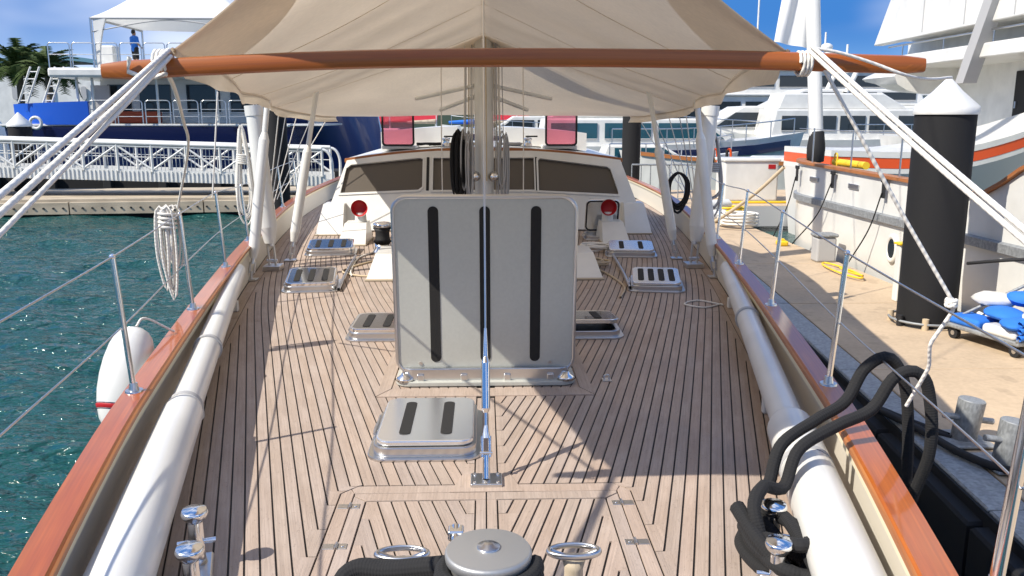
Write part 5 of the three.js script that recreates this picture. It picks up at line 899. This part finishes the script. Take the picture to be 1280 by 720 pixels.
// generic motor yacht lying broadside; x runs along her, bow at +x when dir = 1
function motorYacht(name, label, cx, Z, y0, L, H, dir, o = {}) {
  const t = thing(name, label, 'motor yacht'); const B = o.beam || L * 0.26, X = q => cx + dir * (q - 0.5) * L;
  const hm = o.hull || M.white;
  const st = [[0, 0.86, 0], [0.3, 1, 0], [0.6, 0.95, 0.06], [0.8, 0.68, 0.16], [0.94, 0.28, 0.28], [1, 0.03, 0.34]];
  mesh('hull', loft(st.map(([q, k, s]) => { const r = [p3(X(q), y0 + H * (1 + s), Z - B / 2 * k), p3(X(q), y0 + H * (1 + s), Z + B / 2 * k), p3(X(q * 0.94), y0 - 0.5, Z + B / 2 * k * 0.75), p3(X(q * 0.94), y0 - 0.5, Z - B / 2 * k * 0.75)]; return dir > 0 ? r : r.reverse(); }), true, true, 0.6), hm, t);
  if (o.stripe) mesh('stripe', loft(st.slice(0, 5).map(([q, k, s]) => { const z = Z - B / 2 * k, f = o.sy || 0.8; return [p3(X(q), y0 + H * (f + s), z - 0.03), p3(X(q), y0 + H * (f + (o.sh || 0.12) + s), z - 0.03), p3(X(q), y0 + H * (f + (o.sh || 0.12) + s), z + 0.2), p3(X(q), y0 + H * (f + s), z + 0.2)]; }), true, true, 0.6), o.stripe, t);
  (o.tiers || []).forEach(tr => {
    const { a, b, y, h, fs = 1.2, bs = 0.3, w = 0.7, win = 4, wy = 0.35, wh = 0.45, g = M.glassDark } = tr;
    const yb = y0 + y, prof = [[X(a), yb], [X(b), yb], [X(b) - dir * fs, yb + h], [X(a) + dir * bs, yb + h]];
    const G = extr(poly2(dir > 0 ? prof : prof.reverse()), B * w, 0.08, 4).translate(0, 0, -Z - B * w / 2);
    mesh('superstructure', G, M.white, t);
    if (tr.brow) mesh('roof', boxg((X(a) + X(b)) / 2 - dir * fs * 0.4, yb + h + 0.06, Z, Math.abs(X(b) - X(a)) - fs * 0.3, 0.16, B * w + 0.5, 0.07), M.white, t);
    const len = Math.abs(X(b) - X(a)) - fs * 0.7 - bs - 0.5; const ws = len / Math.max(1, win);
    for (let i = 0; i < win; i++) {
      const xa = X(a) + dir * (bs + 0.3 + i * ws), xb = xa + dir * ws * 0.86; const sl = i === win - 1 ? fs * wh * 0.8 : 0;
      const pg = [[xa, yb + h * wy], [xb + dir * sl, yb + h * wy], [xb, yb + h * (wy + wh)], [xa, yb + h * (wy + wh)]];
      for (const z of [-Z + B * w / 2 + 0.005]) { const wn = mesh('window', extr(poly2(dir > 0 ? pg : pg.reverse()), 0.05, 0.01, 2).translate(0, 0, z), g, t); mesh('sill', rod(new THREE.Vector3(pg[0][0], yb + h * wy - 0.02, z + 0.03), new THREE.Vector3(pg[1][0], yb + h * wy - 0.02, z + 0.03), 0.03, undefined, 6), M.grey, wn); }
    }
  });
  const rl = []; const rp = []; for (let i = 0; i <= 7; i++) { const q = 0.3 + 0.65 * i / 7, k = 1 - Math.pow(Math.max(0, q - 0.5) / 0.5, 2) * 0.85, y = y0 + H * (1 + 0.3 * Math.pow(Math.max(0, q - 0.5) / 0.5, 1.5)); rp.push(p3(X(q), y + 0.75, Z - B / 2 * k * 0.96)); rl.push(rod(p3(X(q), y - 0.05, Z - B / 2 * k * 0.96), rp[i], 0.025, undefined, 6)); }
  if (!o.norail) mesh('bow_rail', join(...rl, tube(rp, 0.03, 30, 6)), M.steel, t);
  if (o.arch) { const x = X(o.arch[0]), y = y0 + o.arch[1]; mesh('radar_arch', join(tube([p3(x - 0.5, y, Z - B * 0.3), p3(x, y + 1.1, Z - B * 0.28), p3(x, y + 1.2, Z), p3(x, y + 1.1, Z + B * 0.28), p3(x - 0.5, y, Z + B * 0.3)], 0.14, 30, 8), rod(p3(x, y + 1.2, Z), p3(x, y + 2.6, Z), 0.06)), M.white, t); mesh('radome', new THREE.SphereGeometry(0.4, 18, 12).scale(1, 0.7, 1).translate(x, y + 1.6, -Z + 0.3), M.white, t); }
  return t;
}
motorYacht('motor_yacht', 'white cabin cruiser with teal side windows and navy boot stripe beyond the shaded shrouds', 8.2, 39, WATER, 13, 1.75, 1, { stripe: M.navy, sy: 0.62, sh: 0.24, tiers: [{ a: 0.05, b: 0.78, y: 1.6, h: 1.35, fs: 2.2, win: 3, g: M.glassBlue, wh: 0.5 }, { a: 0.1, b: 0.5, y: 3.0, h: 0.5, fs: 0.8, w: 0.5, win: 0 }] });
motorYacht('motor_yacht', 'white flybridge yacht with arched dark window row and navy stripe', 16.2, 47, WATER, 18, 2.0, -1, { stripe: M.navy, sy: 0.5, sh: 0.2, tiers: [{ a: 0.04, b: 0.8, y: 1.9, h: 1.7, fs: 3, win: 6 }, { a: 0.08, b: 0.55, y: 3.6, h: 0.9, fs: 1.8, w: 0.55, win: 3 }], arch: [0.3, 4.3] });
motorYacht('motor_yacht', 'tall white yacht with long pale upper deck over a dark shaded side', 19, 58, WATER, 26, 2.6, -1, { tiers: [{ a: 0.05, b: 0.85, y: 2.5, h: 1.9, fs: 3, win: 8, brow: true, wh: 0.6, wy: 0.2 }, { a: 0.1, b: 0.7, y: 4.4, h: 1.6, fs: 3.5, w: 0.6, win: 5, brow: true }], arch: [0.35, 6.0] });
motorYacht('motor_yacht', 'white day cruiser with rows of square dark windows behind the furled sail', 21.5, 44, WATER, 15, 1.9, 1, { stripe: M.navy, sy: 0.6, sh: 0.2, tiers: [{ a: 0.02, b: 0.75, y: 1.8, h: 1.6, fs: 1.8, win: 6 }, { a: 0.05, b: 0.5, y: 3.4, h: 0.8, fs: 1.4, w: 0.55, win: 0 }] });
motorYacht('motor_yacht', 'white sedan cruiser with dark window band far beyond the dock-side pink hatch', 4.5, 60, WATER, 15, 1.9, -1, { stripe: M.navy, sy: 0.6, sh: 0.2, tiers: [{ a: 0.05, b: 0.8, y: 1.8, h: 1.3, fs: 2, win: 5 }, { a: 0.1, b: 0.5, y: 3.1, h: 0.7, fs: 1.2, w: 0.5, win: 0 }], arch: [0.3, 3.6] });
motorYacht('motor_yacht', 'small white express cruiser with blue glass moored in front of the teal windowed cruiser', 6.3, 33.5, WATER, 7.5, 1.25, 1, { stripe: M.royal, sy: 0.55, sh: 0.16, tiers: [{ a: 0.25, b: 0.75, y: 1.2, h: 0.75, fs: 1.3, win: 2, g: M.glassBlue, wh: 0.5 }] });
for (let i = 0; i < 6; i++) { const x = 5 + i * 3.1 + rr(-0.6, 0.6), Z = rr(62, 72), t = thing('moored_sailboat', 'white sailboat with bare mast and spreaders moored among the far motor yachts', 'sailboat', p3(x, WATER, Z), 0, 'sailboats among the far motor yachts'); mesh('spar_tube', rod(new THREE.Vector3(0, 0.5, 0), new THREE.Vector3(0, rr(9, 15), 0), 0.09, 0.06, 8), M.white, t); mesh('spreader', rod(new THREE.Vector3(-0.9, 5.5, 0), new THREE.Vector3(0.9, 5.5, 0), 0.035, undefined, 6), M.white, t); mesh('stay', join(rod(new THREE.Vector3(0, 9, 0), new THREE.Vector3(-1.6, 1, 0), 0.015, undefined, 4), rod(new THREE.Vector3(0, 9, 0), new THREE.Vector3(1.6, 1, 0), 0.015, undefined, 4)), M.steel, t); mesh('hull', loft([[-0.5, 0.7], [0, 1], [0.5, 0.05]].map(([q, k]) => [p3(q * 8, 1.3, -1.2 * k), p3(q * 8, 1.3, 1.2 * k), p3(q * 7, -0.4, 0.6 * k), p3(q * 7, -0.4, -0.6 * k)]), true, true, 0.6), M.white, t); }
motorYacht('motor_launch', 'low grey-white launch with tan toe rail lying behind the dock locker', 11, 31.5, WATER, 12, 1.35, -1, { stripe: M.wood, sy: 0.92, sh: 0.1, norail: true, tiers: [{ a: 0.3, b: 0.6, y: 1.3, h: 0.25, fs: 0.5, win: 0 }] });
for (let i = 0; i < 2; i++) { const c = thing('orange_strap', 'orange and black strap post standing on the launch rail', 'post', p3(8.0 + i * 0.48, 0.1, 29.6), 0, 'strap posts on the launch'); mesh('post', rod(new THREE.Vector3(0, 0, 0), new THREE.Vector3(0, 0.52, 0), 0.05), M.black, c); mesh('strap', tube([new THREE.Vector3(0.03, 0.55, 0), new THREE.Vector3(0.12, 0.5, 0), new THREE.Vector3(0.16, 0.1, 0)], 0.045, 14, 6), M.orange, c); }
{ // orange striped boat, bow rising to the right
  const t = thing('orange_striped_boat', 'white hulled boat with bright orange sheer stripe, bow rising towards the superyacht', 'boat');
  const Z = 19.5, sh = curveTable([[8, 0.98], [10.3, 0.95], [12, 1.22], [14, 1.85], [16, 2.7]]);
  const xs = Zs(8, 16, 0.4), k = x => 1 - Math.pow(Math.max(0, x - 10) / 6, 2) * 0.97;
  const band = (f0, f1, o, m, n) => mesh(n, loft(xs.map(x => { const b = 1.5 * k(x) + 0.03; return [p3(x, sh(x) + f0, Z + 1.5 - b - o), p3(x, sh(x) + f1, Z + 1.5 - b - o), p3(x, sh(x) + f1, Z + 1.5 + b + o), p3(x, sh(x) + f0, Z + 1.5 + b + o)]; }), true, true, 0.6), m, t);
  band(-0.14, 0, 0.02, M.white, 'gunwale'); band(-0.38, -0.145, 0.01, M.orange, 'orange_stripe'); band(-0.5, -0.385, 0.005, M.white, 'white_stripe');
  mesh('hull', loft(xs.map(x => { const b = 1.5 * k(x) + 0.03; return [p3(x, sh(x) - 0.5, Z + 1.5 - b), p3(x, sh(x) - 0.5, Z + 1.5 + b), p3(8 + (x - 8) * 0.8, -1.5, Z + 1.5 + b * 0.5), p3(8 + (x - 8) * 0.8, -1.5, Z + 1.5 - b * 0.5)]; }), true, true, 0.6), MS({ color: new THREE.Color().setRGB(0.55, 0.55, 0.53), roughness: 0.5 }), t);
}
{ // superyacht side
  const t = thing('superyacht', 'large white superyacht with long overhanging decks and a slanting grey pillar', 'superyacht');
  const X = 14, face = (pg, th, m, name, x = X) => mesh(name, extr(poly2(pg), th, 0.05, 4).rotateY(-Math.PI / 2).translate(x + th, 0, 0), m, t);
  // profiles in (world z, y): nearer is greater z. z = -Z
  const up = [[-31, 4.25], [-10, 4.45], [-10, 8.4], [-26.5, 8.2], [-28.8, 6.6], [-30, 5.7]];
  face(up, 0.4, M.white, 'upper_bulwark');
  for (let i = 0; i < 6; i++) mesh('panel_joint', boxg(X - 0.005, 6.2, 27.6 - i * 2.4, 0.02, 3.6, 0.05, 0.005), M.grey, t);
  mesh('inner_wall', boxg(X + 1.4, 4.05, 20.5, 0.3, 0.6, 21, 0.05), M.white, t);
  face([[-30.6, 3.38], [-10, 3.38], [-10, 3.78], [-30.2, 3.78]], 0.5, M.white, 'deck_edge');
  mesh('deck_rail', join(rod(p3(X + 0.1, 4.12, 30), p3(X + 0.1, 4.12, 10), 0.03), ...[0, 1, 2, 3, 4, 5, 6].map(k => rod(p3(X + 0.1, 3.78, 29 - 2.6 * k), p3(X + 0.1, 4.12, 29 - 2.6 * k), 0.02))), M.steel, t);
  mesh('overhang', boxg(X + 2.6, 3.5, 20.3, 4.6, 0.25, 20.4, 0.1), M.white, t);
  mesh('upper_deck', boxg(X + 3, 4.5, 20, 5.4, 0.3, 21, 0.1), M.white, t);
  mesh('aft_fairing', loft([[31.5, 0.2], [30.5, 0.5], [29, 0.6]].map(([Z, r]) => [...Array(14).keys()].map(k => p3(X + 1.2 + Math.cos(k / 14 * 6.2832) * 1.3, 3.1 + Math.sin(k / 14 * 6.2832) * r, Z))), true, true, 0.6), M.white, t);
  mesh('side_wall', boxg(X + 2.2, 1.6, 20, 0.3, 3.7, 19.5, 0.05), M.white, t);
  const dr = mesh('door', boxg(X + 2.03, 2.1, 25.0, 0.06, 2.0, 1.3, 0.03), M.black, t); mesh('handle', rod(p3(X + 1.98, 2, 25.5), p3(X + 1.98, 2.2, 25.5), 0.03), M.steel, dr);
  mesh('hull', loft([[31, -0.5], [26, 0], [10, 0]].map(([Z, o]) => [p3(X - o, 1.1, Z), p3(X + 6, 1.1, Z), p3(X + 5.5, -1.6, Z), p3(X + 0.5 - o, -1.6, Z)]), true, true, 0.5), M.white, t);
  mesh('pillar', loft([[24.8, 2.7], [23.6, 5.2], [22.4, 8.6]].map(([Z, y]) => [p3(X - 0.2, y, Z - 0.22), p3(X - 0.2, y, Z + 0.22), p3(X + 0.2, y, Z + 0.22), p3(X + 0.2, y, Z - 0.22)])), M.grey, t);
  mesh('wall_light', boxg(X + 0.6, 3.3, 22.6, 0.3, 0.08, 0.5, 0.03), M.black, t);
}
// small craft and masts far across the basin, seen between deckhouse and awning
for (let i = 0; i < 9; i++) {
  const x = -14 + i * 4.3 + rr(-0.6, 0.6), Z = 92 + rr(-6, 8), L = rr(5.5, 8), red = i % 4 === 1;
  const t = thing('far_sailboat', red ? 'small far sailboat with red sail cover beyond the deckhouse roof' : i % 2 ? 'small far white sailboat with blue sail cover beyond the deckhouse roof' : i % 3 ? 'small far white sailboat with beige sail cover and white cabin' : 'small far white sailboat with beige sail cover and blue cabin top', 'sailboat', p3(x, WATER, Z), 0, 'far moored sailboats');
  mesh('hull', loft([[-0.5, 0.7], [0, 1], [0.3, 0.8], [0.5, 0.05]].map(([q, k]) => [p3(q * L, 1.3 + (q > 0.3 ? 0.2 : 0), -1.2 * k), p3(q * L, 1.3 + (q > 0.3 ? 0.2 : 0), 1.2 * k), p3(q * L * 0.9, -0.4, 0.6 * k), p3(q * L * 0.9, -0.4, -0.6 * k)]), true, true, 0.6), M.white, t);
  mesh('cabin', boxg(0, 1.6, 0, L * 0.4, 0.7, 1.5, 0.2), i % 3 ? M.white : M.blueCover, t);
  mesh('mast', rod(new THREE.Vector3(0.3, 1.2, 0), new THREE.Vector3(0.3, rr(10, 14), 0), 0.07, 0.05, 6), M.white, t);
  mesh('sail_cover', rod(new THREE.Vector3(0.2, 2.6, 0), new THREE.Vector3(-L * 0.42, 2.5, 0), 0.28, 0.16, 8), red ? M.red : i % 2 ? M.blueCover : M.beige, t);
}
{ // red shop awnings along the far quay
  const q = struct('far_quay', slab([[-60, 110], [60, 110], [60, 118], [-60, 118]], -1.6, 1.6, 0.05), M.concrete);
  void q;
  for (const [x, w, lab] of [[-10.5, 9, 'long red quay awning beyond the water-side pink hatch'], [3.4, 5, 'short red quay awning beyond the mast']]) { const t = thing('quay_awning', lab, 'awning', p3(x, 0, 111)); mesh('canopy', loft([-w / 2, w / 2].map(a => [p3(a, 1.35, -1), p3(a, 2.3, 1), p3(a, 2.2, 1), p3(a, 1.2, -1)])), M.red, t); for (const a of [-w / 2 + 0.2, w / 2 - 0.2]) mesh('post', rod(new THREE.Vector3(a, 0, 0.9), new THREE.Vector3(a, 1.4, 0.9), 0.06), M.white, t); }
}
scene.traverse(o => { if (o.isMesh) { o.castShadow = true; o.receiveShadow = true; } });
renderer.render(scene, camera);
